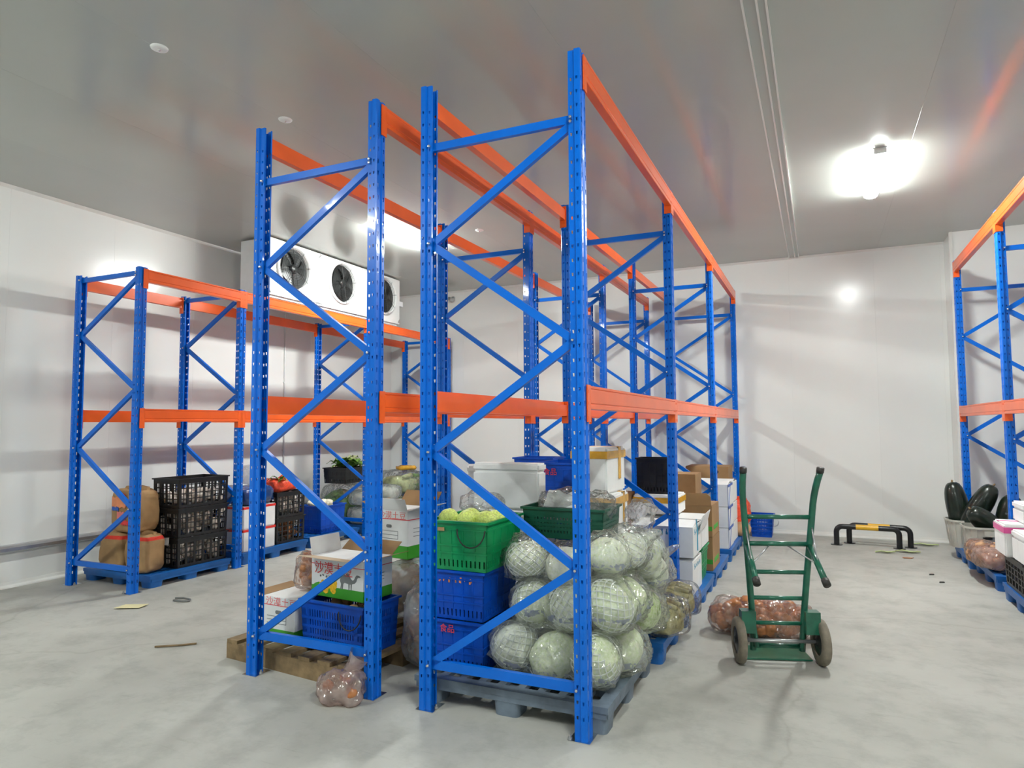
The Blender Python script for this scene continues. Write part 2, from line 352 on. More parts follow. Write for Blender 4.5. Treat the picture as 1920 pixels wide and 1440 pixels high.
# ------------------------------------------------------------------ ceiling lamps
LIT = lit('lamp_diffuser', (.955, 1, .965), LAMP_STRENGTH)
def lamp(x, y, label):
    o = thing('ceiling_lamp', label, 'lamp', (x, y, ZC), 0, 'tube lamps along the ceiling')
    MB().box(-.06, .06, -.62, .62, -.008, 0).build('housing', M['white'], o)
    MB().prism([(-.065,-.008),(-.068,-.03),(-.06,-.052),(-.036,-.068),(0,-.074),(.036,-.068),(.06,-.052),(.068,-.03),(.065,-.008)], -.61, .61, lambda a,z,d: (a, d, z)).build('diffuser', LIT, o, True, 40)
    for s in (-1, 1): MB().box(-.05, .05, s*.618-.006, s*.618+.006, -.055, -.009).build('end_cap', M['white'], o)
lamp(-3.6, 3.85, 'lit white tube lamp on the ceiling above the left aisle, beside the cooling unit')
lamp(1.62, 3.92, 'lit white tube lamp on the ceiling above the right aisle, beyond the hand truck')
lamp(-3.6, -2.9, 'lit white tube lamp on the ceiling above the left aisle, behind the camera')
lamp(1.62, -2.1, 'lit white tube lamp on the ceiling of the right aisle, above the camera')
for y, d in ((-.404, 'large pale round plate on the ceiling at upper left, nearest the camera'), (.695, 'pale round ceiling plate just left of the tallest blue post of the left rack'), (3.982, 'small pale round ceiling plate far back between the racks')):
    o = thing('ceiling_hanger_plate', d, 'ceiling plate', (-2.65, y, ZC), 0, 'round hanger plates on the ceiling')
    MB().lathe([(.0001,-.014),(.035,-.013),(.05,-.007),(.053,0)], 20).build('disc', M['white'], o, True); MB().lathe([(.0001,-.022),(.008,-.02),(.01,-.012)], 10).build('bolt_head', M['zinc'], o, True)

# ------------------------------------------------------------------ cooling unit
cu = thing('cooling_unit', 'white ceiling-hung cooling unit with three round black fans', 'cooling unit', (-5.11, 4.45, 3.22))
def cu_case(b):
    b.box(-.47, -.02, -1.43, 1.43, 0.01, .69); return b
cu_case(MB()).build('case', M['white'], cu)
ft = MB(); n = 40
fans_y = (-1.0, -.02, 1.0); rf = .275; zf = .375
# front plate with three round openings
def plate(b, y0, y1, cy):
    out, inn = [], []
    for k in range(n):
        q = 2*math.pi*k/n; cyq, szq = math.cos(q), math.sin(q); inn.append((0, cy+rf*cyq, zf+rf*szq))
        hy = (y1-cy) if cyq > 0 else (cy-y0); hz = (.69-zf) if szq > 0 else (zf-.0); sc = min(hy/max(abs(cyq),1e-6), hz/max(abs(szq),1e-6))
        out.append((0, cy+sc*cyq, zf+sc*szq))
    b.add(inn+out, [(k,(k+1)%n,n+(k+1)%n,n+k) for k in range(n)])
for cy, (a, c) in zip(fans_y, ((-1.43,-.51),(-.51,.49),(.49,1.43))): plate(ft, a, c, cy)
ft.build('front_plate', M['white'], cu)
MB().box(-.02, 0, -1.43, 1.43, -.02, .0).box(-.02, 0, -1.43, 1.43, .69, .7).build('lip', M['white'], cu)
MB().box(-.46, -.03, -1.40, 1.40, -.05, .012).build('drip_tray', M['white'], cu)
MB().box(-.14, .0, 1.43, 1.53, .28, .36).build('side_bracket', M['white'], cu)
for yy in (-1.3, 1.3):
    for xx in (-.4, -.08): MB().tube([(xx,yy,.68),(xx,yy,.72)], .012, 8).build('hanger_bolt', M['steel'], cu)
for cy in fans_y:
    f = MB().lathe([(rf, -.02),(rf, .0),(rf+.02,.0),(rf+.022,.03),(rf+.004,.045),(rf-.004,.03),(rf-.012,-.018)], 40, (0,cy,zf), 'x').build('fan_ring', M['white'], cu, True, 50)
    MB().lathe([(.0001,-.012),(rf,-.012),(rf,-.016)], 40, (0,cy,zf), 'x').build('fan_well', M['dark'], f)
    g = MB()
    for q in range(1, 9): g.tube([(.04, cy+q*.031*math.cos(2*math.pi*k/32), zf+q*.031*math.sin(2*math.pi*k/32)) for k in range(32)], .0022, 4, closed=True)
    for k in range(8):
        a = 2*math.pi*k/8+.2; g.tube([(.042, cy+.05*math.cos(a), zf+.05*math.sin(a)), (.042, cy+(rf+.015)*math.cos(a), zf+(rf+.015)*math.sin(a))], .003, 4)
    g.build('fan_guard', M['dark'], f)
    MB().lathe([(.0001,.03),(.05,.028),(.06,.015),(.06,-.01)], 20, (0,cy,zf), 'x').build('fan_hub', M['fanblade'], f, True)
    for k in range(5):
        a = 2*math.pi*k/5; pts = []
        bl = MB(); P_ = []
        for i in range(5):
            r = .055+i*.045
            for j in (-1, 1):
                aa = a + j*(.30+.05*i) + i*.08; P_.append((.008+.012*j, cy+r*math.cos(aa), zf+r*math.sin(aa)))
        fs = [(2*i,2*i+1,2*i+3,2*i+2) for i in range(4)]
        bl.add(P_, fs); bl.add([(x-.003,y,z) for x,y,z in P_], [f_[::-1] for f_ in fs]); bl.build('fan_blade', M['fanblade'], f, True)
o = thing('ceiling_camera', 'small grey camera near the top of the back wall behind the racks', 'camera', (-4.79, 7.1, 3.78))
MB().box(-.02,.02,-.03,.02,0,.06).build('bracket', M['steel'], o); MB().lathe([(.0001,-.16),(.03,-.16),(.035,-.15),(.035,-.03),(.0001,-.03)], 14, (0,0,.0), 'y').build('body', M['steel'], o, True, 40)

# ------------------------------------------------------------------ pallet racks
WX, WY, PITCH_H = .07, .09, .0735
def upright_mesh(H, sgn):
    prof = [(-.07,.024,0),(-.07,.012,0),(-.038,.012,'r'),(-.033,0,0),(-.006,0,'s'),(0,.006,0),(0,.031,'f'),(-.008,.036,0),(-.008,.054,0),(0,.059,0),(0,.084,'f'),(-.006,.09,0),(-.033,.09,'s'),(-.038,.078,0),(-.07,.078,'r'),(-.07,.066,0)]
    bm = bmesh.new(); cache = {}
    def V(u, v, z):
        k = (round(u,5), round(v,5), round(z,5))
        if k not in cache: cache[k] = bm.verts.new((u*sgn, v, z))
        return cache[k]
    nz = int(H/PITCH_H)
    zs = [i*PITCH_H for i in range(nz)]+[H]
    for (u0,v0,_), (u1,v1,kind) in zip(prof[:-1], prof[1:]):
        for i in range(len(zs)-1):
            z0, z1 = zs[i], zs[i+1]
            if kind and .04 < z0 and z1 < H-.02:
                P = lambda t, z: V(u0+(u1-u0)*t, v0+(v1-v0)*t, z)
                zc = z0+PITCH_H*.5; hh = .014 if kind == 'f' else .0085; ht = .27 if kind == 'f' else .21
                a, b, c, d = P(0,z0), P(1,z0), P(1,z1), P(0,z1)
                e, f, g, h = P(.5-ht*.6,zc-hh), P(.5+ht*.6,zc-hh), P(.5+ht,zc+hh), P(.5-ht,zc+hh)
                for q in ((a,b,f,e),(b,c,g,f),(c,d,h,g),(d,a,e,h)): bm.faces.new(q)
            else: bm.faces.new((V(u0,v0,z0), V(u1,v1,z0), V(u1,v1,z1), V(u0,v0,z1)))
    bmesh.ops.recalc_face_normals(bm, faces=bm.faces)
    bmesh.ops.solidify(bm, geom=bm.faces[:], thickness=.0022)
    me = bpy.data.meshes.new('upright'); bm.to_mesh(me); bm.free(); me.materials.append(M['blue']); return me
def beam_mesh(L, sgn):
    # profile: u from outer face (0) inward; stepped on the inner top, shallow grooves on the outer face
    p = [(0,0),(0,-.012),(-.004,-.016),(0,-.020),(0,-.088),(-.004,-.092),(-.004,-.097),(0,-.101),(0,-.118),(-.003,-.121),(-.05,-.121),(-.05,-.026),(-.026,-.026),(-.026,0)]
    return MB().prism(p, 0, L, lambda a,z,d: (a*sgn, d, z)).mesh('beam', M['orange'])
def conn_mesh(sgn):
    b = MB().box(*sorted((.001*sgn, .007*sgn)), 0, .045, -.185, .004)
    b.box(*sorted((.007*sgn, -.052*sgn)), .0455, .0505, -.185, .004)
    for z in (-.03, -.09, -.165): b.box(*sorted((.007*sgn,.0085*sgn)), .012, .026, z-.008, z+.008)
    return b.mesh('connector', M['orange'])
def conn_mesh_m(sgn):   # mirror along the rack
    me = conn_mesh(sgn); 
    for v in me.vertices: v.co.y *= -1
    me.flip_normals(); return me
_bmesh = {}
def brace(parent, a, b, y, wd=.044):
    a = Vector(a); b = Vector(b); L = (b-a).length; k = (round(L,3), wd)
    if k not in _bmesh:
        h = wd/2; d = .028; t = .0025
        p = [(-h,-d/2),(h,-d/2),(h,d/2),(h*.55,d/2),(h*.55,d/2-t),(h-t,d/2-t),(h-t,-d/2+t),(-h+t,-d/2+t),(-h+t,d/2-t),(-h*.55,d/2-t),(-h*.55,d/2),(-h,d/2)]
        _bmesh[k] = MB().prism(p, 0, L, lambda q,r,s: (s, r, q)).mesh('brace', M['blue'])
    o = link('brace', _bmesh[k], parent, (a.x, y, a.z)); o.rotation_euler = (0, -math.atan2(b.z-a.z, b.x-a.x), 0); return o
BOLT = MB().lathe([(.0001,-.012),(.006,-.011),(.009,-.007),(.009,0),(.0095,.074),(.009,.080),(.0001,.083)], 8, (0,0,0), 'y').mesh('bolt', M['zinc'], True, 40)
BASE = MB().box(-.062, .05, -.012, .118, 0, .005).mesh('base_plate', M['zinc'])
ANCH = MB().lathe([(.0001,.03),(.006,.03),(.006,.018),(.011,.018),(.011,.006),(.0001,.006)], 8).mesh('anchor_bolt', M['steel'])
def rack(name, label, x0, x1, ys, H, tops, nodes, top_node, group):
    """x0: left face, x1: right face; ys: near edge of every frame; tops: beam top heights"""
    r = thing(name, label, 'rack', (x0, ys[0], 0), 0, group)
    D = x1-x0; mr, ml = upright_mesh(H, 1), upright_mesh(H, -1); bms = {}; cr, cl = conn_mesh(1), conn_mesh(-1); crm, clm = conn_mesh_m(1), conn_mesh_m(-1)
    for y in ys:
        yy = y-ys[0]
        for x, me, s in ((0, ml, -1), (D, mr, 1)):
            u = link('upright', me, r, (x, yy, 0)); bp_ = link('base_plate', BASE, u, (-.035*s, 0, 0)); bp_.rotation_euler[2] = 0 if s > 0 else math.pi
            if s < 0: bp_.location = (.035, .106, 0)
            link('anchor_bolt', ANCH, u, (-.09*s, -.001 if s > 0 else .04, 0))
        xl, xr = .056, D-.056
        seq = [(xl if k % 2 == 0 else xr, z) for k, z in enumerate(nodes)]
        lines = [((xl, nodes[0]-.001), (xr, nodes[0]-.001), .05)] + [(seq[k], seq[k+1], .042) for k in range(len(seq)-1)] + [((xl, top_node), (xr, top_node), .044)]
        for k, (a, b, wd) in enumerate(lines):
            br = brace(r, (a[0], 0, a[1]), (b[0], 0, b[1]), yy+.045, wd)
            if k != 0:
                L = math.hypot(b[0]-a[0], b[1]-a[1])
                link('bolt', BOLT, br, (L, -.0385, 0)); 
                if k == len(lines)-1: link('bolt', BOLT, br, (0, -.0385, 0))
            else: link('bolt', BOLT, br, (0, -.0385, 0)); link('bolt', BOLT, br, (math.hypot(b[0]-a[0], 0), -.0385, 0))
    for ya, yb in zip(ys[:-1], ys[1:]):
        L = yb-ya-WY
        for zt in tops:
            for x, s in ((D, 1), (0, -1)):
                k = (round(L,3), s)
                if k not in bms: bms[k] = beam_mesh(L-.011, s)
                be = link('beam', bms[k], r, (x+.007*s, ya-ys[0]+WY+.0055, zt))
                link('connector', cr if s > 0 else cl, be, (-.007*s, -.0515, 0)); link('connector', crm if s > 0 else clm, be, (-.007*s, L-.0105+.051, 0))
    return r
BAY = 2.305
N1 = [.243, .822, 1.40, 1.977, 2.576, 3.118]
ysA = [k*BAY for k in range(4)]
rack('pallet_rack', 'tall blue and orange rack in the middle, right-hand one of the back-to-back pair', -.967, 0, ysA, 3.5, (1.747, 3.48), N1, 3.142, 'tall blue and orange pallet racks')
rack('pallet_rack', 'tall blue and orange rack, left one of the back-to-back pair, over the wooden pallet', -2.239, -1.272, ysA, 3.5, (1.747, 3.48), N1, 3.142, 'tall blue and orange pallet racks')
N2 = [.22+.5625*k for k in range(5)]+[3.0]
rack('pallet_rack', 'lower blue and orange rack along the left wall under the cooling unit', -5.726, -4.769, [1.043, 2.27, 4.575, 6.88], 3.08, (1.723, 3.062), N2, 3.03, None)
rack('pallet_rack', 'blue and orange rack at the right edge against the stepped wall', 2.593, 3.56, [2.03, 4.145, 6.25], 3.5, (1.747, 3.48), N1, 3.142, None)

# ------------------------------------------------------------------ pallets
def rounded(x0, x1, y0, y1, r, n=3):
    pts = []
    for cx, cy, a0 in ((x1-r,y1-r,0),(x0+r,y1-r,90),(x0+r,y0+r,180),(x1-r,y0+r,270)):
        for k in range(n+1): a = R_(a0+90*k/n); pts.append((cx+r*math.cos(a), cy+r*math.sin(a)))
    return pts
def pallet(label, x0, x1, y0, y1, h, m, group='moulded plastic pallets', foot=.16, rz=0):
    W, D = x1-x0, y1-y0
    o = thing('plastic_pallet', label, 'pallet', ((x0+x1)/2, (y0+y1)/2, 0), rz, group)
    b = MB(); t = .032; dz = h-t
    b.box(-W/2, W/2, -D/2, -D/2+.07, dz, h).box(-W/2, W/2, D/2-.07, D/2, dz, h).box(-W/2, -W/2+.07, -D/2+.07, D/2-.07, dz, h).box(W/2-.07, W/2, -D/2+.07, D/2-.07, dz, h)
    nx = 9
    for i in range(1, nx): x = -W/2+.035+(W-.07)*i/nx; b.box(x-.022, x+.022, -D/2+.07, D/2-.07, dz+.006, h-.003)
    for y in (-D*.25, 0, D*.25): b.box(-W/2+.07, W/2-.07, y-.03, y+.03, dz-.008, h-.006)
    b.build('deck', m, o)
    for z0 in (dz-.03,):
        b = MB(); 
        for s in (-1, 1): b.box(-W/2+.01, W/2-.01, s*(D/2-.012)-.008, s*(D/2-.012)+.008, z0, dz); b.box(s*(W/2-.012)-.008, s*(W/2-.012)+.008, -D/2+.02, D/2-.02, z0, dz)
        b.build('skirt', m, o)
    for i in (-1, 0, 1):
        for j in (-1, 0, 1):
            fx, fy = i*(W/2-foot/2-.004), j*(D/2-foot/2-.004)
            P = rounded(-foot/2, foot/2, -foot/2, foot/2, .035)
            q = MB(); k = len(P)
            q.add([(fx+a*.88, fy+b_*.88, 0) for a,b_ in P]+[(fx+a, fy+b_, dz) for a,b_ in P], [tuple(range(k))[::-1], tuple(range(k,2*k))]+[(a,(a+1)%k,(a+1)%k+k,a+k) for a in range(k)])
            q.build('foot', m, o, True, 40)
    return o
PT = .13
pallet('worn grey plastic pallet under the net bags of cabbages', -1.06, .072, .105, 1.10, .14, M['palletgrey'])
pallet('blue plastic pallet under the white tape-bound boxes, second in the middle rack', -.93, .115, 1.20, 2.22, .14, M['palletblue'])
pallet('blue plastic pallet under the white cartons with teal print', -.93, .125, 2.45, 3.42, .14, M['palletblue'])
pallet('blue plastic pallet under the open brown cartons in the middle rack', -.93, .13, 3.48, 4.46, .14, M['palletblue'])
pallet('blue plastic pallet under the white cartons with blue edges', -.93, .13, 4.74, 5.72, .14, M['palletblue'])
pallet('blue plastic pallet at the far end of the middle rack', -.93, .13, 5.80, 6.72, .14, M['palletblue'])
pallet('blue plastic pallet under the paper sacks and black crates on the left', -5.80, -4.80, 1.27, 2.24, .12, M['palletblue'])
pallet('blue plastic pallet under the white boxes with red tape', -5.80, -4.83, 2.43, 3.48, PT, M['palletblue'])
pallet('blue plastic pallet under the blue crate of white roots', -5.80, -4.84, 3.55, 4.53, PT, M['palletblue'])
pallet('blue plastic pallet under the greyish plastic bags, low rack', -5.80, -4.84, 4.70, 5.68, PT, M['palletblue'])
pallet('blue plastic pallet at the far end of the low rack', -5.80, -4.84, 5.75, 6.70, PT, M['palletblue'])
pallet('blue plastic pallet under the brown sack at the right edge', 2.50, 3.50, 4.34, 5.32, .14, M['palletblue'])
pallet('blue plastic pallet under the black crates at the right edge', 2.50, 3.50, 3.20, 4.10, .14, M['palletblue'])
# wooden pallet
wp = thing('wooden_pallet', 'weathered brown wooden pallet under the blue crate and camel carton', 'pallet', (-2.03, .12, 0), R_(-6))
for y in (.045, .5, .95): MB().box(-.57, .57, y-.045, y+.045, 0, .105).build('bearer', M['wood'], wp)
random.seed(3)
for i in range(7):
    x = -.51+i*.17; MB().box(x-.05+random.uniform(-.004,.004), x+.05, -.004+random.uniform(-.006,.006), 1.0, .1055, .128+random.uniform(-.003,.002)).build('deck_board', M['wood'], wp)

# ------------------------------------------------------------------ crates
def crate(name, label, loc, size, m, style='slot', rz=0, group=None, taper=.94, handle=None, cat='crate'):
    W, D, H = size; o = thing(name, label, cat, loc, rz, group); t = .006
    tp = lambda x,y,z: (x*(taper+(1-taper)*z/H), y*(taper+(1-taper)*z/H), z)
    MB().box(-W/2+.012, W/2-.012, -D/2+.012, D/2-.012, .004, .014).map(tp).build('base', m, o)
    def wall(L):
        b = MB(); y0, y1 = -t, 0
        def bx(a, c, z0, z1, e=0): b.box(a, c, y0-e, y1+e, z0, z1)
        if style == 'grid':       # big openings, as on vegetable crates
            cols = max(3, round(L/.10)); zs = [(.0,.03),(.085,.095),(.14,.15),(.195,.205)]
            k = H/.30
            for z0, z1 in zs: bx(-L/2, L/2, z0*k, z1*k)
            bx(-L/2, L/2, H-.055, H)
            for i in range(cols+1): x = -L/2+L*i/cols; wd = .013 if 0 < i < cols else .03; bx(max(-L/2,x-wd), min(L/2,x+wd), .03, H-.055, .001)
            for i in range(cols):
                x = -L/2+L*(i+.5)/cols; bx(x-.002, x+.002, .03, H-.055)
        elif style == 'slot':     # rows of narrow upright slots between solid bands
            bx(-L/2, L/2, 0, .035); bx(-L/2, L/2, H-.06, H)
            rows = 4; zr = [.035+(H-.095)*i/rows for i in range(rows+1)]
            for i in range(1, rows): bx(-L/2, L/2, zr[i]-.009, zr[i]+.009, .0015)
            cols = max(8, round(L/.022))
            for i in range(cols+1):
                x = -L/2+L*i/cols; wd = .0065 if 0 < i < cols else .03
                if abs(x) > L/2-.06: wd = .02
                bx(max(-L/2,x-wd), min(L/2,x+wd), .035, H-.06)
        else:                     # nearly solid side with ribs and small slots near the foot
            bx(-L/2, L/2, .06, H); bx(-L/2, L/2, 0, .02)
            cols = max(8, round(L/.03))
            for i in range(cols+1): x = -L/2+L*i/cols; bx(max(-L/2,x-.010), min(L/2,x+.010), .02, .06)
            for z in (.10, H*.5, H-.05): bx(-L/2, L/2, z-.005, z+.005, .004)
            for i in range(1, 5): x = -L/2+L*i/5; bx(x-.005, x+.005, .06, H-.05, .003)
        return b
    for L, sx, rot in ((W, 0, 0), (W, 0, math.pi), (D, 1, math.pi/2), (D, 1, -math.pi/2)):
        b = wall(L); off = (D if sx == 0 else W)/2; c, s = round(math.cos(rot)), round(math.sin(rot))
        b.map(lambda x,y,z: tp(*((x*c-(y-off+t)*(-s)*-1 if False else x*c-(y-off+t)*s), (x*s+(y-off+t)*c), z))).build('wall', m, o)
    rim = MB(); e = .012
    for z0, z1 in ((H-.014, H),):
        rim.box(-W/2-e, W/2+e, -D/2-e, -D/2+.002, z0, z1).box(-W/2-e, W/2+e, D/2-.002, D/2+e, z0, z1).box(-W/2-e, -W/2+.002, -D/2, D/2, z0, z1).box(W/2-.002, W/2+e, -D/2, D/2, z0, z1)
    rim.build('rim', m, o)
    if handle:
        hx, hy, ax = handle
        pts = []
        for k in range(13):
            a = math.pi*k/12; d = .09*math.cos(a); q = .012+.012*math.sin(a); z = H-.045-.10*math.sin(a)
            pts.append((hx+d, hy-q, z) if ax == 'x' else (hx+q, hy+d, z))
        MB().tube(pts, .004, 6).build('wire_handle', M['strapcord'], o, True)
    return o
def heap(name, label, cat, loc, size, m, n, r, seed, jit=.3, sub=2, stretch=(1,1,1), fill=True):
    random.seed(seed); W, D, H = size; b = MB()
    for i in range(n):
        x, y = random.uniform(-W/2, W/2), random.uniform(-D/2, D/2); z = random.uniform(r, max(r*1.01, H)) if fill else H-r*random.uniform(0, .9)
        q = r*random.uniform(.75, 1.15); b.ico((x, y, z), (q*stretch[0], q*stretch[1], q*stretch[2]), sub, jit, seed+i)
    return tag(b.build(name, m, None, True, None, loc), label, cat, None, 'stuff')

# left stack of black crates
for i, d in enumerate(('bottom', 'middle', 'top')):
    crate('black_crate', f'black slotted crate, {d} one of the stack of three beside the paper sacks', (-5.04, 1.915, .122+.300*i), (.38, .62, .298), M['black'], 'grid', 0, 'black slotted crates', .97)
    heap('packed_roots', f'pale roots packed in the {d} black crate of the stack of three', 'vegetables', (-5.04, 1.915, .137+.300*i), (.30, .54, .25 if i < 2 else .13), M['ginger'], 110 if i < 2 else 60, .036, 10+i)
o = tag(MB().add([(-.12,-.01,.0),(.10,-.012,.03),(.11,-.02,-.05),(.02,-.03,-.045),(-.05,-.032,-.09),(-.12,-.025,-.10)], [(0,1,2,3,4,5)]).add([(-.12,-.012,.0),(.10,-.014,.03),(.11,-.022,-.05),(.02,-.032,-.045),(-.05,-.034,-.09),(-.12,-.027,-.10)], [(5,4,3,2,1,0)]).build('torn_label', M['whitecard'], None, False, None, (-5.06, 1.603, .40)), 'torn white paper hanging on the bottom black crate of three', 'label')

# ------------------------------------------------------------------ soft bags
def softbox(b, W, D, H, seed, round_=.5, wr=.012, sub=4, puff=.1, freq=5):
    V, Fc = icos(sub); vs = []; e = 2/ (2+ (1-round_)*6)
    for p in V:
        x, y, z = (math.copysign(abs(c)**e, c) for c in p)
        k = 1+puff*(1-abs(z))*.5
        v = Vector((x*W/2*k, y*D/2*k, (z+1)*H/2)); n = Vector(p)
        d = wr*(noise.noise(v*freq+Vector((seed*7.3,0,0)))+.6*noise.noise(v*freq*2.7+Vector((0,seed*3.9,0))))
        v += n*d
        if v.z < 0: v.z = 0
        vs.append(tuple(v))
    return b.add(vs, Fc)
def sack(label, loc, size, seed, bands=(), rz=0, group='brown paper sacks on the left pallet', top=True, m=None):
    W, D, H = size; o = thing('paper_sack', label, 'sack', loc, rz, group)
    mm = banded(f'kraft_sack_{seed}', (.40, .24, .105), bands, .75, .0, .18) if bands else (m or M['kraft'])
    softbox(MB(), W, D, H*.92, seed, .12, .02, 5, .03, 7).build('body', mm, o, True)
    if top:
        b = MB(); zt = H*.86
        b.prism([(-W*.42,0),(W*.42,0),(W*.38,H*.11),(W*.1,H*.14),(-W*.36,H*.12)], -.018, .018, lambda a,z,d: (a, d+.3*z, zt+z)).build('folded_top', M['kraft'], o)
    return o
RB = (.72, .04, .02)
sack('brown paper sack with red band, bottom left of the sacks, nearest the wall', (-5.43, 1.41, .121), (.35, .25, .40), 1, [(.31,.345,RB)])
sack('brown paper sack with red band, bottom right of the sacks beside the black crates', (-5.06, 1.40, .121), (.30, .23, .40), 2, [(.315,.35,RB)], .1)
u = sack('brown paper sack with printed pictures, standing on top of the two red-banded sacks', (-5.25, 1.43, .50), (.40, .25, .46), 3, (), .04)
for (a, c, w_, h_, mm) in ((-.07,.30,.20,.10,'orangeprint'),(-.12,.235,.10,.035,'bluetape'),(-.03,.17,.12,.07,'palered'),(.15,.20,.07,.16,'greenprint'),(-.02,.37,.08,.03,'redprint'),(.02,.10,.10,.04,'redprint')):
    n_ = 10; b = MB(); vs = []
    for q in range(n_+1):
        for v_ in (0, 1):
            x_ = a-w_/2+w_*q/n_; z_ = c-h_/2+h_*v_+.008*math.sin(q*1.9+v_); vs.append((x_, -.1335-.006*(1-(x_/.2)**2), z_))
    b.add(vs, [(2*q,2*q+2,2*q+3,2*q+1) for q in range(n_)]); b.add([(x,y+.004,z) for x,y,z in vs], [(2*q,2*q+1,2*q+3,2*q+2) for q in range(n_)]); b.build('printed_picture', M[mm], u)
sack('plain brown paper sack standing behind the printed one, next to the black crates', (-5.44, 1.80, .121), (.30, .34, .72), 4, (), .2)

def boxthing(name, label, cat, x0, x1, y0, y1, z0, z1, m, rz=0, group=None, bev=.006, part='body'):
    o = thing(name, label, cat, ((x0+x1)/2, (y0+y1)/2, z0), rz, group); W, D, H = x1-x0, y1-y0, z1-z0
    me = MB().box(-W/2, W/2, -D/2, D/2, 0, H).mesh(part, m)
    bm = bmesh.new(); bm.from_mesh(me); bmesh.ops.bevel(bm, geom=bm.edges[:], offset=bev, segments=2, affect='EDGES'); bm.to_mesh(me); bm.free()
    link(part, me, o); return o, W, D, H
def wrapband(o, W, D, z0, z1, m, name='tape', e=.0015):
    b = MB()
    b.box(-W/2-e, W/2+e, -D/2-e, -D/2+.0005, z0, z1).box(-W/2-e, W/2+e, D/2-.0005, D/2+e, z0, z1).box(-W/2-e, -W/2+.0005, -D/2, D/2, z0, z1).box(W/2-.0005, W/2+e, -D/2, D/2, z0, z1)
    return b.build(name, m, o)
def foambox(label, x0, x1, y0, y1, z0, z1, rz=0, tape=None, group='white foam boxes', seam=True, vertical=True):
    lid = .055
    o, W, D, H = boxthing('foam_box', label, 'box', x0, x1, y0, y1, z0, z1-lid, M['foam'], rz, group, .012)
    me = MB().box(-W/2-.003, W/2+.003, -D/2-.003, D/2+.003, H+.0005, H+lid).mesh('lid', M['foam'])
    bm = bmesh.new(); bm.from_mesh(me); bmesh.ops.bevel(bm, geom=bm.edges[:], offset=.012, segments=2, affect='EDGES'); bm.to_mesh(me); bm.free(); link('lid', me, o)
    if tape:
        wrapband(o, W+.008, D+.008, H-.02, H+.03, M[tape])
        if vertical:
            b = MB(); e = .006
            for yy in (.18*D,):
                b.box(W/2+.002, W/2+e, yy-.022, yy+.022, H*.35, H+lid+.002); b.box(-W/2, W/2+e, yy-.022, yy+.022, H+lid-.002, H+lid+.002)
            b.build('tape', M[tape], o)
    return o
# white boxes with red tape
for i, (z0, z1, d) in enumerate(((.131, .385, 'lower'), (.386, .64, 'upper'))):
    o, W, D, H = boxthing('foam_box', f'white box with red tape in the low rack, {d} of the two', 'box', -5.22, -4.86, 2.46, 2.95, z0, z1, M['foam'], 0, 'white boxes with red tape', .01)
    wrapband(o, W, D, H-.03, H-.003, M['redtape'])
    if i == 0: MB().prism([(-.05,0),(.03,0),(-.01,-.05)], .0, .002, lambda a,z,d: (W/2+.001+d, -.12+a, H-.03+z)).build('tape', M['redtape'], o)
o = thing('plastic_bag', 'shiny dark blue plastic bag on the white boxes with red tape', 'bag', (-5.04, 2.72, .641))
softbox(MB(), .40, .52, .22, 21, .7, .03, 4, .1, 7).build('bag', M['bluebag'], o, True)
for i, d in enumerate(('lower', 'upper')):
    crate('black_crate', f'black slotted crate beside the red-taped boxes, {d} of the pair', (-5.08, 3.24, PT+.001+.31*i), (.38, .48, .308), M['black'], 'grid', 0, 'black slotted crates', .97)
    heap('packed_roots', f'reddish roots packed in the {d} black crate of the pair', 'vegetables', (-5.08, 3.24, .147+.31*i), (.30, .40, .25), M['ginger' if i else 'onion'], 80, .036, 30+i)
o = thing('net_bag', 'red net bag with green leaves on the pair of black crates', 'bag', (-5.06, 3.20, .751))
softbox(MB(), .34, .42, .16, 23, .8, .03, 4, .1, 7).build('net', M['redbag'], o, True)
MB().tube([(0,.05,.14),(.01,.07,.19),(.0,.10,.26)], [.05,.02,.035], 10).build('tied_neck', M['redbag'], o, True)
def leaves(o, n, seed, spread, length, m, width=.05, name='leaf', z0=.0, lift=.5):
    random.seed(seed)
    for i in range(n):
        a = random.uniform(0, 2*math.pi); L = length*random.uniform(.7,1.15); wv = width*random.uniform(.7,1.3); el = lift*random.uniform(.4,1.3)
        cx, cy = random.uniform(-spread,spread), random.uniform(-spread,spread); b = MB(); vs = []; K = 7
        for k in range(K):
            t = k/(K-1); r = L*t; h = z0+math.sin(min(1.5, t*2.2))*L*el - t*t*L*.35; wd = wv*math.sin(math.pi*min(1,.12+t*.95))*(1+.15*math.sin(t*25+i))
            for j, dz in ((-1,.25),(0,0),(1,.25)): vs.append((cx+r*math.cos(a)-j*wd*math.sin(a), cy+r*math.sin(a)+j*wd*math.cos(a), h+dz*wd+.006*math.sin(k*2.1+j)))
        fs = [(3*k+j,3*k+j+1,3*k+j+4,3*k+j+3) for k in range(K-1) for j in (0,1)]
        b.add(vs, fs); b.add([(x,y,z-.0015) for x,y,z in vs], [f[::-1] for f in fs]); b.build(name, M[m] if isinstance(m,str) else m, o, True)
o = thing('leaf_bunch', 'small bunch of green leaves stuck in the red net bag', 'vegetable', (-4.95, 3.08, .87)); leaves(o, 7, 5, .03, .14, 'leaf', .03)
o = thing('plastic_bag', 'small white plastic bag behind the red net bag', 'bag', (-5.16, 2.86, .855)); softbox(MB(), .28, .22, .22, 24, .8, .03, 4, .1, 8).build('bag', M['whitebag'], o, True)

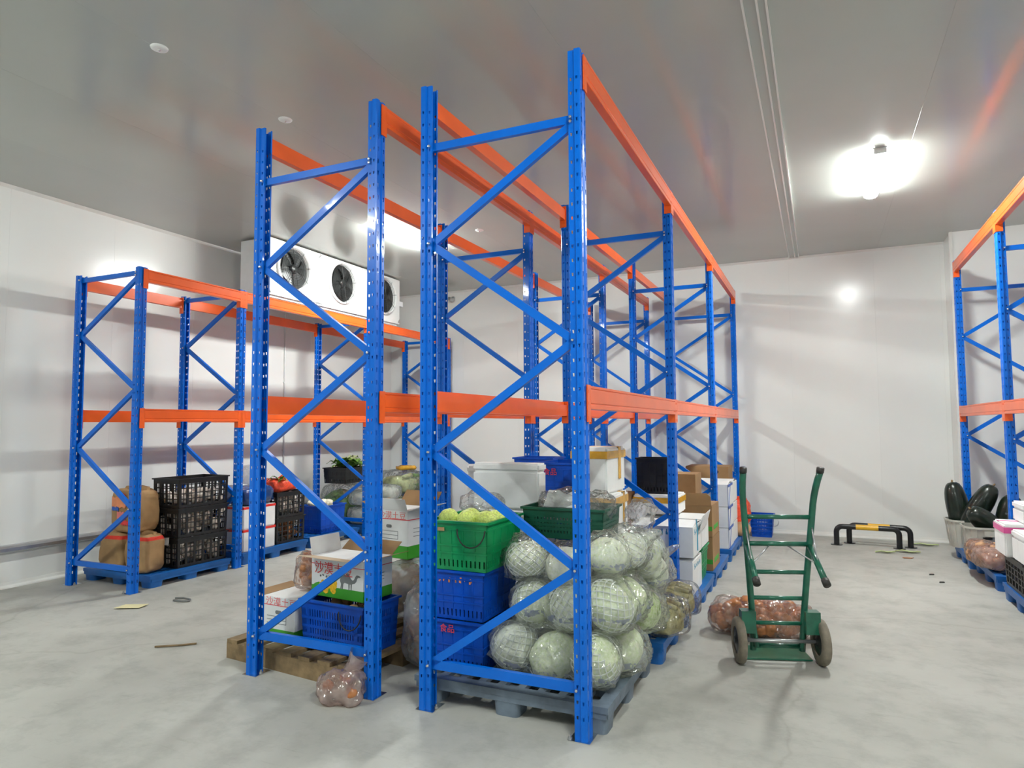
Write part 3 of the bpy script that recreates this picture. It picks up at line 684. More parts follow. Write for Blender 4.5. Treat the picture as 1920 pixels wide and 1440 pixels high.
# blue crate with white roots
crate('blue_crate', 'blue crate of white roots in the low rack, seen between the posts', (-5.12, 4.08, PT+.001), (.38, .50, .36), M['crateblue'], 'solid', 0, None, .9)
random.seed(9)
for i in range(11):
    x, y = random.uniform(-.12,.12), random.uniform(-.18,.18)
    tag(MB().ico((0,0,0), (.045,.062,.04), 3, .2, i).build('white_root', M['cream'], None, True, None, (-5.12+x, 4.08+y, .49+random.uniform(0,.05)), random.uniform(0,3)), 'white round root heaped in the blue crate of the low rack', 'vegetable', 'white roots in the blue crate')
heap('packed_roots', 'white roots filling the blue crate of the low rack below the heap', 'vegetables', (-5.12, 4.08, .15), (.24, .36, .30), M['cream'], 60, .05, 51)

# clear bags of greens, bluish bags and so on at the back of the low rack
def greens_bag(label, loc, size, seed, inner='paleleaf', skin='clear', n=16, rz=0, group='clear bags of leaf vegetables', neck=None):
    W, D, H = size; o = thing('vegetable_bag', label, 'bag', loc, rz, group)
    softbox(MB(), W, D, H, seed, .62, .018, 4, .08, 6).build('film', M[skin], o, True)
    random.seed(seed); b = MB(); b2 = MB()
    for i in range(n):
        x = random.uniform(-.34,.34)*W; z = random.uniform(.22,.74)*H; y0 = -D*.36*random.uniform(.7,1); y1 = D*.36*random.uniform(.7,1); r = min(H,W)*random.uniform(.07,.12)
        ym = y0+(y1-y0)*.5
        b.tube([(x,y0,z),(x+.01,ym,z+.01)], [r*.8, r*1.1], 8); b2.tube([(x+.01,ym,z+.01),(x+.02,y1,z)], [r*1.1, r*.7], 8)
    softbox(b, W*.78, D*.7, H*.7, seed+1, .7, .02, 3); b.map(lambda x,y,z: (x,y,z+.005))
    b.build('stalks', M[inner], o, True); b2.build('leafy_ends', M['leaf' if inner == 'paleleaf' else 'drygreen'], o, True)
    for q in (o.children[-1], o.children[-2]): q['kind'] = 'stuff'
    return o
greens_bag('heap of green leaf vegetables under the black crate of lettuce', (-5.52, 5.02, PT+.001), (.50, .60, .56), 60, 'leaf', 'clear', 22)
crate('black_crate', 'small black crate topped with lettuce, perched on the leaf vegetables', (-5.44, 5.01, .705), (.40, .60, .23), M['black'], 'solid', 0, None, .95)
o = thing('lettuce_head', 'loose green lettuce heaped over the small black crate', 'vegetable', (-5.44, 5.01, .90))
leaves(o, 34, 11, .14, .20, 'leaf', .07, 'leaf', .04, .6); leaves(o, 14, 12, .10, .17, 'paleleaf', .06, 'leaf', .07, .8)
for i, (loc, size, d) in enumerate((((-5.05, 4.62+.28, .131), (.36, .40, .26), 'lower bluish-grey plastic bag behind the blue crate, low rack'), ((-5.06, 4.92, .392), (.34, .40, .22), 'upper bluish-grey plastic bag stacked on its twin, low rack'), ((-5.06, 5.50, .42), (.38, .36, .22), 'bluish-white plastic bag behind the upper camel carton'))):
    o = thing('plastic_bag', d, 'bag', loc, 0, 'bluish grey plastic bags'); softbox(MB(), *size, 70+i, .7, .02, 4, .1, 7).build('film', M['greybag'], o, True)
    b = MB(); softbox(b, size[0]*.8, size[1]*.8, size[2]*.8, 75+i, .8, .02, 3); b.map(lambda x,y,z: (x,y,z+.006)).build('contents', M['cream'], o, True)
foambox('white foam box under the bluish-white bag, low rack', -5.35, -4.86, 5.35, 5.66, .131, .415)
greens_bag('clear bag of white-stemmed greens at the far end of the low rack, lower left', (-5.2, 6.0, .131), (.55, .48, .34), 61, 'leaf')
greens_bag('big clear bag of white-stemmed greens under the gold wrapper, far low rack', (-5.2, 6.05, .475), (.62, .60, .36), 62)
greens_bag('clear bag of white-stemmed greens in the far corner of the low rack', (-5.2, 6.46, .131), (.6, .40, .34), 63)
greens_bag('upper clear bag of greens in the far corner of the low rack', (-5.24, 6.52, .475), (.6, .34, .30), 64)
o = thing('wrapper', 'crumpled gold wrapper on the far bag of greens', 'wrapper', (-5.1, 6.06, .83)); softbox(MB(), .30, .26, .07, 65, .8, .03, 3, .1, 9).build('foil', M['amber'], o, True)

# ------------------------------------------------------------------ left rack of the pair, first bay
GB = (.045, .34, .02)
def camel_carton(label, x0, x1, y0, y1, z0, z1, rz=0, flaps=(('y',-1,.45,8,'tan'),('y',1,.45,35,'cardboard'),('x',-1,.25,78,'whitecard'),('x',1,.32,15,'cardboard')), face='full'):
    H = z1-z0
    m = banded(f'camel_carton_{round(z0*1000)}_{round(-x0*1000)}', (.79, .80, .79), [(-.01, H*.27, GB), (H*.80, H*.82, (.70,.06,.08))], .45)
    o, W, D, H = boxthing('produce_carton', label, 'carton', x0, x1, y0, y1, z0, z1, m, rz, 'white and green potato cartons', .004)
    yf = -D/2-.0008
    if face == 'full':
        text('沙漠土豆', .085, M['redprint'], o, (-.03, yf, H*.70), sx=1.0)
        marks(o, 'greyprint', 5, .13, .022, (-W*.20, yf, H*.52), 6)
        cam_ = [(0,0),(.006,.03),(-.004,.05),(.004,.072),(.018,.084),(.026,.104),(.036,.088),(.05,.084),(.062,.104),(.074,.084),(.088,.066),(.10,.060),(.112,.066),(.122,.084),(.132,.094),(.150,.094),(.164,.088),(.162,.083),(.146,.081),(.138,.076),(.130,.056),(.118,.044),(.102,.040),(.094,.036),(.092,.0),(.086,0),(.085,.034),(.076,.036),(.074,0),(.068,0),(.066,.036),(.034,.040),(.024,.032),(.020,0),(.014,0),(.012,.03),(.008,0)]
        MB().prism([(a*1.05,b*1.05) for a,b in cam_], yf-.0006, yf+.0006, lambda a,z,d: (W*.07+a, d, H*.26+z)).build('camel_print', M['greyprint'], o)
        random.seed(4); b = MB()
        for i in range(16):
            cx, cz, r = -W*.20+random.uniform(-.085,.085), H*.24+random.uniform(-.02,.045), random.uniform(.014,.026)
            b.prism([(cx+r*math.cos(2*math.pi*k/8), cz+r*math.sin(2*math.pi*k/8)) for k in range(8)], yf-.0006-.00004*i, yf+.0004, lambda a,z,d: (a,d,z))
        b.build('flower_print', M['flower'], o)
        MB().prism([(-W*.46,H*.27),(-W*.30,H*.27),(-W*.34,H*.36),(-W*.40,H*.33)], yf-.0004, yf+.0004, lambda a,z,d: (a,d,z)).build('flower_print', M['greenprint'], o)
    else:
        text('沙漠土豆', .062, M['palered'], o, (W*.06, yf, H*.885-.0) if False else (W*.08, yf, H*.88), sx=1.15)
        MB().prism([(a,b) for a,b in rounded(-.028,.028,-.012,.012,.011)], yf-.0008, yf+.0004, lambda a,z,d: (a-W*.0, d, H*.66+z)).build('hand_hole', M['greyprint'], o)
        for zz in (.56,.48,.40): MB().box(-W*.36, W*.24, yf-.0005, yf+.0005, H*zz-.0018, H*zz+.0018).build('printed_line', M['greyprint'], o)
        MB().box(W*.24-.002, W*.24+.001, yf-.0005, yf+.0005, H*.40, H*.56).build('printed_line', M['greyprint'], o)
    xs = W/2+.0008
    for zz in (.62,.54,.46): MB().box(xs-.0005, xs+.0005, -D*.3, D*.2, H*zz-.0018, H*zz+.0018).build('printed_line', M['greyprint'], o)
    if flaps:
        for ax, s, L, a, fm in flaps:
            L *= D if ax == 'y' else W; a = R_(a); b = MB(); t = .003
            if ax == 'y': b.obox((0, s*(D/2)+(-s)*0 + s*math.cos(a)*L/2, H+math.sin(a)*L/2), (W/2-.004,0,0), (0,s*math.cos(a)*L/2,math.sin(a)*L/2), (0,-s*math.sin(a)*t/2,math.cos(a)*t/2))
            else: b.obox((s*(W/2)+s*math.cos(a)*L/2, 0, H+math.sin(a)*L/2), (s*math.cos(a)*L/2,0,math.sin(a)*L/2), (0,D/2-.004,0), (-s*math.sin(a)*t/2,0,math.cos(a)*t/2))
            b.build('flap', M[fm], o)
    return o
crate('blue_crate', 'slotted blue crate on the wooden pallet under the camel carton', (-1.735, .385, .132), (.52, .35, .31), M['crateblue'], 'slot', R_(-4), 'blue plastic crates', .93, (.16, -.17, 'x'))
heap('packed_roots', 'brown potatoes in the slotted blue crate under the camel carton', 'vegetables', (-1.735, .385, .15), (.36, .22, .24), M['potato'], 45, .042, 66)
camel_carton('white carton with camel and yellow flowers on the slotted blue crate', -1.985, -1.525, .29, .56, .446, .70, R_(-6))
camel_carton('white and green carton on the left end of the wooden pallet', -2.36, -2.07, .26, .60, .131, .415, R_(-3), (('y',1,.4,40,'cardboard'),('x',-1,.3,12,'cardboard')), 'plain')
camel_carton('white and green potato carton high up behind the blue post, with hand hole', -2.12, -1.74, 1.12, 1.44, .545, .905, R_(-8), (('y',-1,.3,70,'whitecard'),('y',1,.45,50,'cardboard'),('x',-1,.3,25,'cardboard'),('x',1,.32,18,'whitecard')), 'plain')
# roots and wrapped onions
def onion_bag(label, loc, size, seed, skin='clear', m='onion', n=18, r=.04, rz=0, sub=4, group=None, wr=.02):
    W, D, H = size; o = thing('onion_bag', label, 'bag', loc, rz, group)
    softbox(MB(), W, D, H, seed, .75, wr, sub, .08, 9).build('film', M[skin], o, True)
    random.seed(seed); b = MB()
    for i in range(n):
        while True:
            x, y, z = random.uniform(-.5,.5), random.uniform(-.5,.5), random.uniform(-.5,.5)
            if x*x+y*y+z*z < .235: break
        q = r*random.uniform(.8,1.2); b.ico((x*W*.97, y*D*.95, max(q*1.02, (z+.5)*H*.95)), q, 2, .3, seed+i)
    b = b.build('contents', M[m], o, True); b['kind'] = 'stuff'
    return o
onion_bag('clear bag of brown onions wedged beside the camel carton', (-2.16, .52, .42), (.20, .22, .26), 81, 'pinkfilm', 'onion', 22, .038)
onion_bag('wrapped bag of onions beneath the high potato carton', (-1.72, 1.22, .131), (.50, .60, .41), 82, 'greybag', 'potato', 60, .05)
onion_bag('dark wrapped bag of onions between the slotted blue crate and the stacked blue crates', (-1.25, .66, .0), (.32, .44, .54), 83, 'greybag', 'onion', 60, .045)
o = onion_bag('crumpled pinkish plastic bag on the floor against the wooden pallet', (-1.43, -.075, 0), (.26, .19, .15), 84, 'pinkhaze', 'onion', 4, .03, R_(20), 5, None, .035)
MB().tube([(.02,.05,.11),(.05,.07,.17),(.09,.07,.235)], [.05,.045,.07], 12, caps=False).build('open_neck', M['pinkhaze'], o, True)

# ------------------------------------------------------------------ middle rack, first bay: crates
for i, d in enumerate(('bottom', 'upper')):
    c = crate('blue_crate', f'{d} solid blue crate on the grey pallet, under the green crate of cabbages', (-.865, .475, .1405+.285*i), (.35, .46, .283), M['crateblue'], 'solid' , 0, 'blue plastic crates', .92)
    if i == 1: marks(c, 'orangeprint', 7, .24, .032, (-.01, -.2275, .225), 8)
    else: text('食品', .05, M['redprint'], c, (-.06, -.237, .232))
    heap('packed_vegetables', f'vegetables filling the {d} solid blue crate', 'vegetables', (-.865, .475, .158+.285*i), (.20, .30, .20), M['leaf'], 30, .05, 90+i)
c = crate('green_crate', 'bright green crate of cabbages on top of the blue crates', (-.855, .46, .7115), (.40, .48, .285), M['green'], 'solid', 0, None, .92, (.10, -.235, 'x'))
MB().box(-.12,-.075,-.2475,-.2455,.225,.245).build('sticker', M['kraft'], c)
c = crate('dark_green_crate', 'dark green slotted crate holding crumpled film, above the net bags', (-.39, .90, .845), (.53, .36, .19), M['dgreen'], 'slot', 0, None, .95)

# cabbage heads and net bags
def head_mesh(seed):
    random.seed(seed); V, Fc = icos(4); caps = []
    for i in range(8):
        a = i*2.4+random.uniform(-.3,.3); z = random.uniform(-.35,.55); s = math.sqrt(1-z*z)
        caps.append((Vector((s*math.cos(a), s*math.sin(a), z)), random.uniform(.75,1.05), .012+.010*i*.5))
    vs = []
    for p in V:
        v = Vector(p); r = 1+.03*noise.noise(v*2+Vector((seed,0,0)))
        for c, ang, h in caps:
            d = math.acos(max(-1,min(1,v.dot(c))))
            if d < ang: r += h*min(1, (ang-d)/.06)*(.55+.45*d/ang)
        r += .012*noise.noise(v*7+Vector((0,seed,0)))
        vs.append((v.x*r, v.y*r, v.z*r*.92))
    return MB().add(vs, Fc).mesh('cabbage_head', M['cabbage'], True)
HEADS = [head_mesh(100+k) for k in range(4)]
def net_mesh():
    b = MB(); n = 15
    for s in (-1, 1):
        for k in range(n):
            pts = []
            for i in range(15):
                t = -.95+1.9*i/14; th = 2*math.pi*k/n + s*t*1.15; r = 1.115*math.cos(t); z = 1.115*math.sin(t)*.93
                pts.append((r*math.cos(th), r*math.sin(th), z))
            b.tube(pts, .026, 4, caps=False)
    return b.mesh('foam_net', M['netfoam'], True)
NET = net_mesh()
YHEADS = []
def head(loc, r, k, label, group, net, me=None):
    o = link('cabbage', me or HEADS[k % 4], None, loc); o.scale = (r, r, r); o.rotation_euler = (random.uniform(-1.2,1.2), random.uniform(-1.2,1.2), random.uniform(0,6)); tag(o, label, 'cabbage', group)
    if net: link('foam_net', NET, o)
    return o
def wrap_bag(label, heads_, seed, m='printed', margin=.012, floor_z=None, neck=None, group='net bags of cabbages on the grey pallet', sub=5, wr=.015):
    heads = [(x, y, z, r*1.05) for x, y, z, r in heads_]
    c = np.mean(np.array([h[:3] for h in heads]), axis=0); V, Fc = icos(sub); d = np.array(V); rad = np.zeros(len(d))
    for x, y, z, r in heads:
        R = r*1.15+margin; q = np.array([x,y,z])-c; b = d@q; disc = R*R-(q@q-b*b); e = np.where(disc > 0, b+np.sqrt(np.maximum(disc,0)), 0); rad = np.maximum(rad, e)
    rad = np.maximum(rad, min(h[3] for h in heads)*.55)
    E = np.array([(f[i], f[(i+1)%3]) for f in Fc for i in range(3)])
    for it in range(14):
        s = np.zeros(len(d)); n = np.zeros(len(d)); np.add.at(s, E[:,0], rad[E[:,1]]); np.add.at(n, E[:,0], 1)
        rad = np.maximum(rad*.6, .45*rad+.55*s/n)
    rad += .004
    if neck is not None:
        nd = np.array(neck, float); nd /= np.linalg.norm(nd); ang = np.arccos(np.clip(d@nd,-1,1)); rad += .12*np.exp(-(ang/.16)**2)
    vs = []
    for p, r in zip(d, rad):
        v = Vector(p)*float(r); v += Vector(p)*wr*(noise.noise(v*11+Vector((seed*5.1,0,0)))+.7*noise.noise(v*27+Vector((0,seed,0)))+1.6*(1-abs(noise.noise(v*8+Vector((seed*2.1,3,0)))*2.2))**5 if abs(noise.noise(v*8+Vector((seed*2.1,3,0)))*2.2) < 1 else noise.noise(v*11+Vector((seed*5.1,0,0)))+.7*noise.noise(v*27+Vector((0,seed,0))))
        zz = v.z+c[2]
        if floor_z is not None and zz < floor_z: v.z = floor_z-c[2]
        vs.append(tuple(v))
    zmin = min(v[2] for v in vs)
    o = thing('net_bag', label, 'bag', (c[0], c[1], c[2]+zmin), 0, group)
    MB().add([(x,y,z-zmin) for x,y,z in vs], Fc).build('film', M[m], o, True)
    return o
BAGS = [
 ('bottom front net bag of cabbages, just behind the lowest blue brace', [(-.54,.34,.30,.118),(-.30,.33,.28,.125),(-.06,.33,.29,.12)], .142),
 ('bottom net bag of cabbages at the right corner of the grey pallet', [(.0,.62,.27,.12),(-.10,.86,.26,.115)], .142),
 ('bottom net bag of cabbages in the second row, half hidden by the front bag', [(-.50,.66,.26,.115),(-.27,.70,.26,.115)], .142),
 ('second-layer front net bag of cabbages beside the blue crates', [(-.45,.42,.53,.112),(-.23,.40,.53,.115)], .42),
 ('second-layer net bag of cabbages right of the nearest blue post', [(-.02,.44,.55,.125),(.0,.70,.54,.12)], .42),
 ('second-layer net bag of cabbages half hidden behind the front one', [(-.42,.70,.53,.11),(-.18,.80,.50,.11)], .40),
 ('top front net bag of cabbages leaning on the green crate', [(-.50,.42,.775,.105),(-.27,.45,.745,.105)], .66),
 ('top net bag of cabbages just right of the nearest blue post', [(-.06,.55,.80,.105),(.0,.76,.80,.105)], .68),
 ('top net bag of cabbages sagging over the far edge of the grey pallet', [(.05,.97,.74,.11),(.06,1.13,.62,.105)], .45),
 ('low net bag of cabbages at the far right of the grey pallet', [(.04,1.0,.40,.11)], .28),
]
SHORT = ['bottom front','bottom right-corner','second-row bottom','second-layer front','second-layer right','second-row middle','top front','top right','sagging far top','low far-right']
for i, (lb, hs, fz) in enumerate(BAGS):
    random.seed(300+i)
    wrap_bag(lb, hs, i, 'printed' if i in (0,1,3,4,7,8) else ('hazy' if i != 6 else 'clear'), .012, fz, (.9,.5,.5) if i in (7,8) else ((.3,-.2,-.6) if i == 4 else None))
    for j, h in enumerate(hs): head(h[:3], h[3]*1.05, i+j, f'{("left","middle","right")[j] if len(hs)==3 else (("nearer" if abs(hs[0][0]-hs[1][0])<.15 else "left", "farther" if abs(hs[0][0]-hs[1][0])<.15 else "right")[j] if len(hs)==2 else "only")} cabbage in the {SHORT[i]} net bag', 'cabbages in the net bags', (i+j) % 2 == 0 or i in (3,))
random.seed(55)
ym = mat('yellow_green_cabbage', (.62, .72, .17), .45, var=.3, scale=6, bmp=.3, bscale=18)
YH = HEADS[0].copy(); YH.materials.clear(); YH.materials.append(ym)
for x, y, z, d in ((-.985,.36,.985,'leftmost front'),(-.865,.36,.985,'middle front'),(-.735,.38,.985,'rightmost front'),(-.93,.55,.97,'left rear'),(-.76,.55,.97,'right rear')): head((x,y,z), .060, int(x*50), f'{d} pale cabbage in the bright green crate', 'cabbages in the green crate', False, YH)
heap('packed_vegetables', 'vegetables filling the bright green crate under the cabbages', 'vegetables', (-.855, .46, .73), (.24, .32, .21), M['leaf'], 30, .05, 96)
# crumpled film in and over the dark green crate
o = thing('plastic_bag', 'crumpled clear film heaped in the dark green crate', 'bag', (-.36, .90, .93)); softbox(MB(), .46, .30, .20, 97, .7, .05, 5, .1, 9).build('film', M['hazy'], o, True)
o = thing('plastic_bag', 'crumpled clear bag above the green crate of cabbages', 'bag', (-.95, .72, .98)); softbox(MB(), .26, .16, .13, 98, .8, .04, 4, .1, 9).build('film', M['clear'], o, True)
o = tag(MB().prism([(-.13,0),(.12,0),(.115,.085),(.06,.10),(.02,.08),(-.03,.105),(-.10,.10)], -.004, .004, lambda a,z,d: (a, d+.2*z, z)).build('paper_sheet', M['whitecard'], None, False, None, (-.40, .76, 1.035)), 'white paper sheet standing in the dark green crate', 'paper')
# foam boxes behind
crate('blue_crate', 'hidden blue crate on the blue pallet under the big plain foam box', (-.87, 1.00, .1415), (.36, .44, .41), M['crateblue'], 'solid', 0, 'blue plastic crates', .95) if False else None
foambox('white foam box under the big plain one, behind the green crate', -1.13, -.68, 1.02, 1.36, .62, .965, 0)
foambox('lower white foam box behind the green crate, on the pallets', -1.13, -.68, 1.00, 1.38, .142, .615, 0)
foambox('big plain white foam box behind the green crate of cabbages', -1.17, -.67, 1.02, 1.16, .97, 1.285, 0)
o = foambox('white foam box tipped against the left rack, behind the blue diagonal', -1.62, -1.24, 1.66, 1.98, .90, 1.22, R_(28))
foambox('white foam box beneath the tipped one between the racks', -1.62, -1.24, 1.66, 1.98, .0, .44, R_(10)); foambox('second white foam box beneath the tipped one between the racks', -1.62, -1.24, 1.66, 1.98, .445, .895, R_(14))
for i, d in enumerate(('bottom', 'second', 'third', 'top')):
    c = crate('blue_crate', f'{d} blue crate of the tall stack behind the big foam box', (-.70, 1.72, .1415+.282*i), (.38, .50, .280), M['crateblue'], 'solid', 0, 'blue plastic crates', .92)
    if i == 3: text('食品', .055, M['redprint'], c, (-.06, -.256, .21))
crate('blue_crate', 'blue crate rim seen left of the tall stack, behind the foam box', (-1.09, 2.06, .95), (.34, .28, .33), M['crateblue'], 'solid', 0, 'blue plastic crates', .92)
foambox('white foam box supporting the far blue crate', -1.23, -.935, 1.92, 2.20, .142, .54); foambox('upper white foam box supporting the far blue crate', -1.23, -.935, 1.92, 2.20, .542, .945)
# taped boxes
for i, (x1, z0, z1, rz, d) in enumerate(((-.14, .142, .45, 0, 'bottom'), (-.15, .451, .765, 0, 'third'), (-.18, .766, 1.085, R_(2), 'second'), (-.21, 1.086, 1.395, R_(-3), 'top'))):
    foambox(f'white foam box with amber tape, {d} of the stack right of the nearest post', x1-.25, x1, 1.12, 1.50, z0, z1, rz, 'amber', 'foam boxes with amber tape')
o = thing('plastic_bag', 'clear film bunched beside the taped foam boxes', 'bag', (.02, 1.10, .86)); softbox(MB(), .16, .18, .20, 101, .8, .05, 4, .1, 9).build('film', M['clear'], o, True)
# leaf vegetable bags at the pallet edge
greens_bag('clear bag of limp olive greens at the near end of the blue pallet', (.06, 1.42, .142), (.27, .34, .26), 110, 'drygreen', 'clear', 14, R_(70))
greens_bag('clear bag of olive greens lying beyond the nearer one on the blue pallet', (.05, 1.92, .142), (.26, .34, .25), 111, 'drygreen', 'clear', 14, R_(80))

# ------------------------------------------------------------------ middle rack, second and third bay
def print_carton(label, x0, x1, y0, y1, z0, z1, m2, rz=0, group='white cartons with blue print', flap=True, textrow=None):
    o, W, D, H = boxthing('printed_carton', label, 'carton', x0, x1, y0, y1, z0, z1, M['whitecard'], rz, group, .004)
    if textrow:
        marks(o, m2, 11, W*.7, .045, (-.02, -D/2, H*.80), 12); marks(o, m2, 9, D*.7, .045, (W/2, 0, H*.80), 13, 'y')
        MB().prism(rounded(-.016,.016,-.016,.016,.014), -D/2-.0008, -D/2+.0004, lambda a,z,d: (W*.18+a, d, H*.5+z)).build('air_hole', M['greyprint'], o)
        MB().prism(rounded(-.016,.016,-.012,.012,.011), -D/2-.0008, -D/2+.0004, lambda a,z,d: (-W*.12+a, d, H*.35+z)).build('air_hole', M['greyprint'], o)
    if flap:
        for (c, ax, ay) in (((0,-D*.25,H+.012),(W/2-.002,0,0),(0,D*.25,.012)), ((0,D*.25,H+.012),(W/2-.002,0,0),(0,D*.25,-.010))):
            MB().obox(c, ax, ay, (0,0,.002)).build('flap', M['whitecard'], o)
    return o
print_carton('white carton with teal print, lower one behind the second blue post', -.42, .085, 2.50, 2.95, .142, .415, 'tealprint', 0, textrow=True)
c = print_carton('white carton with teal print, upper one behind the second blue post', -.43, .09, 2.49, 2.95, .445, .695, 'tealprint', R_(1), textrow=True)
W_, D_ = .52, .46
MB().obox((W_/2+.03, .26, .25), (.003,0,0), (0,.22,0), (.018,0,.07)).build('flap', M['whitecard'], c)
MB().tube([(W_/2+.003,-.06,.30),(W_/2+.012,-.06,.20),(W_/2+.012,-.07,.04)], .005, 6).build('strap', M['tealprint'], c)
crate('green_crate', 'small green crate behind the teal-print cartons, low down', (-.17, 3.18, .1415), (.50, .36, .30), M['green'], 'solid', 0, None, .92)
print_carton('white carton resting on the small green crate', -.42, .085, 2.98, 3.38, .447, .70, 'tealprint', 0, textrow=True)
foambox('white foam box with amber tape behind the teal-print cartons', -.52, -.12, 2.96, 3.36, .73, .905, 0, 'amber', 'foam boxes with amber tape', True, False)
o = thing('plastic_bag', 'small scrunched white bag beside the teal-print cartons', 'bag', (-.40, 2.62, .725)); softbox(MB(), .12, .12, .13, 120, .8, .03, 4).build('bag', M['whitebag'], o, True)
crate('black_crate', 'tall black crate standing on end among the foam boxes', (-.36, 3.16, .906), (.30, .22, .33), M['black'], 'solid', 0, None, .98)
o, W, D, H = boxthing('brown_carton', 'brown carton lying behind the diagonal brace near the amber-taped box', 'carton', -.80, -.54, 2.60, 3.1, .142, .92, M['cardboard'], 0, 'brown cardboard cartons', .004)
def brown(label, x0, x1, y0, y1, z0, z1, flap=None, rz=0):
    o, W, D, H = boxthing('brown_carton', label, 'carton', x0, x1, y0, y1, z0, z1, M['cardboard'], rz, 'brown cardboard cartons', .004)
    MB().box(W/2, W/2+.0015, -D*.3, D*.3, H*.2, H*.34).build('tape', M['greenprint'], o); MB().box(-W*.5, W*.5, -D/2-.0015, -D/2, H*.2, H*.34).build('tape', M['greenprint'], o)
    if flap: MB().prism([(-W/2,0),(W/2-.005,0),(W/2-.01,flap*.7),(W/2-.05,flap),(-W*.1,flap*.92),(-W/2,flap*.8)], -.003, .003, lambda a,z,d: (a, -D/2+.005+d+.12*z, H+z)).build('flap', M['cardboard'], o)
    return o
brown('lower open brown carton with green tape, past the teal-print cartons', -.44, .10, 3.52, 4.0, .142, .46)
brown('upper open brown carton with its flap standing up', -.44, .10, 3.52, 4.0, .462, .76, .12)
for i, (z0, z1, d) in enumerate(((.142,.375,'bottom'),(.377,.61,'middle'),(.612,.86,'top'))):
    o = print_carton(f'white carton with blue edges, {d} of the far stack by the aisle', -.46, .10, 4.76, 5.22, z0, z1, 'bluetape', 0, 'white cartons with blue edges', i == 2)
    H = z1-z0
    MB().box(.56/2, .56/2+.0015, -.23, -.20, .0, H).build('blue_edge', M['bluetape'], o); MB().box(.56/2, .56/2+.0015, -.23, .23, H-.03, H).build('blue_edge', M['bluetape'], o)
    MB().prism([(-.16,0),(-.11,0),(.02,H-.03),(-.03,H-.03)], .28, .2815, lambda a,z,d: (d, a, z)).build('blue_edge', M['bluetape'], o)
    print_carton(f'white carton with blue edges, {d} of the farther stack', -.46, .095, 5.26, 5.70, z0, z1-.01, 'bluetape', 0, 'white cartons with blue edges', i == 2)
brown('brown carton with a hand hole, high at the back of the middle rack', -.62, -.16, 4.30-.25, 4.46, .142, .62); brown('upper brown carton high at the back of the middle rack', -.66, -.14, 4.06, 4.45, .622, 1.02)
brown('brown carton far back under the braces of the third frame', -.56, -.02, 5.84, 6.3, .142, .60); o = brown('upper brown carton far back under the braces of the third frame', -.56, -.02, 5.84, 6.3, .602, 1.0)
MB().prism(rounded(-.05,.05,-.018,.018,.016), -.232, -.2295, lambda a,z,d: (.1+a, d, .33+z)).build('hand_hole', M['dark'], o)
# far end: red net bag, root, blue basket
o = thing('net_bag', 'red net bag of fruit hanging at the far end of the middle rack', 'bag', (.08, 5.96, .20)); softbox(MB(), .26, .28, .40, 130, .8, .05, 4, .1, 8).build('net', M['redbag'], o, True)
MB().tube([(-.03,0,.36),(-.06,0,.42),(-.05,.02,.48)], [.06,.02,.03], 10).build('tied_neck', M['redbag'], o, True)
tag(MB().ico((0,0,.085), (.12,.11,.085), 3, .12, 5).build('root_vegetable', M['potato'], None, True, None, (.13, 5.80, .142)), 'big tan root vegetable on the pallet edge below the red net bag', 'vegetable')
ob_ = foambox('white foam box behind the red net bag at the far end', -.42, -.04, 6.32, 6.66, .142, .5)
c = crate('blue_basket', 'blue basket with wire handle on the floor at the far end', (.30, 6.80, 0), (.30, .30, .30), M['crateblue'], 'slot', 0, None, .85, None, 'basket')
MB().tube([(.155,-.06,.27),(.20,-.06,.25),(.215,0,.20),(.20,.05,.15),(.16,.05,.13)], .005, 6).build('wire_handle', M['whitecard'], c, True)

# ------------------------------------------------------------------ hand truck
ht = thing('hand_truck', 'green two-wheeled hand truck standing in the right aisle', 'hand truck', (.775, 1.60, 0), math.atan2(.149, .437))
LEAN = lambda z: -.10*z     # tilts back towards its handles
def side(s):
    pts = [(s*.155, .0, .07)]
    for z, w_ in ((.30,.163),(.55,.180),(.80,.200),(.98,.214)): pts.append((s*w_, LEAN(z), z))
    for k in range(1, 6): t = k/5; pts.append((s*(.214+.022*t), LEAN(.98)-.10*t*t, .98+.26*t))
    return pts
for s in (-1, 1):
    f = MB().tube(side(s), .021, 12).build('side_tube', M['truck'], ht, True)
    e = side(s)[-1]; MB().tube([(e[0], e[1], e[2]-.0), (e[0]+s*.001, e[1]-.01, e[2]+.028)], .0235, 12).build('grip', M['strapcord'], f, True)
    MB().tube([(s*.18, LEAN(.52), .50), (s*.165, -.02, .30), (s*.14, -.05, .10)], .016, 10).build('lower_brace', M['truck'], ht, True)
for z, r in ((.945,.015),(.77,.016),(.585,.014),(.415,.014),(.25,.013),(.10,.016)):
    w_ = .155+.06*min(1, z/.98); MB().tube([(-w_, LEAN(z), z), (w_, LEAN(z), z)], r, 10).build('crossbar', M['truck'], ht, True)
MB().box(-.22, .22, .0, .26, .004, .014).build('toe_plate', M['truck'], ht)
MB().tube([(-.27,-.055,.145),(.27,-.055,.145)], .012, 10).build('axle', M['steel'], ht, True)
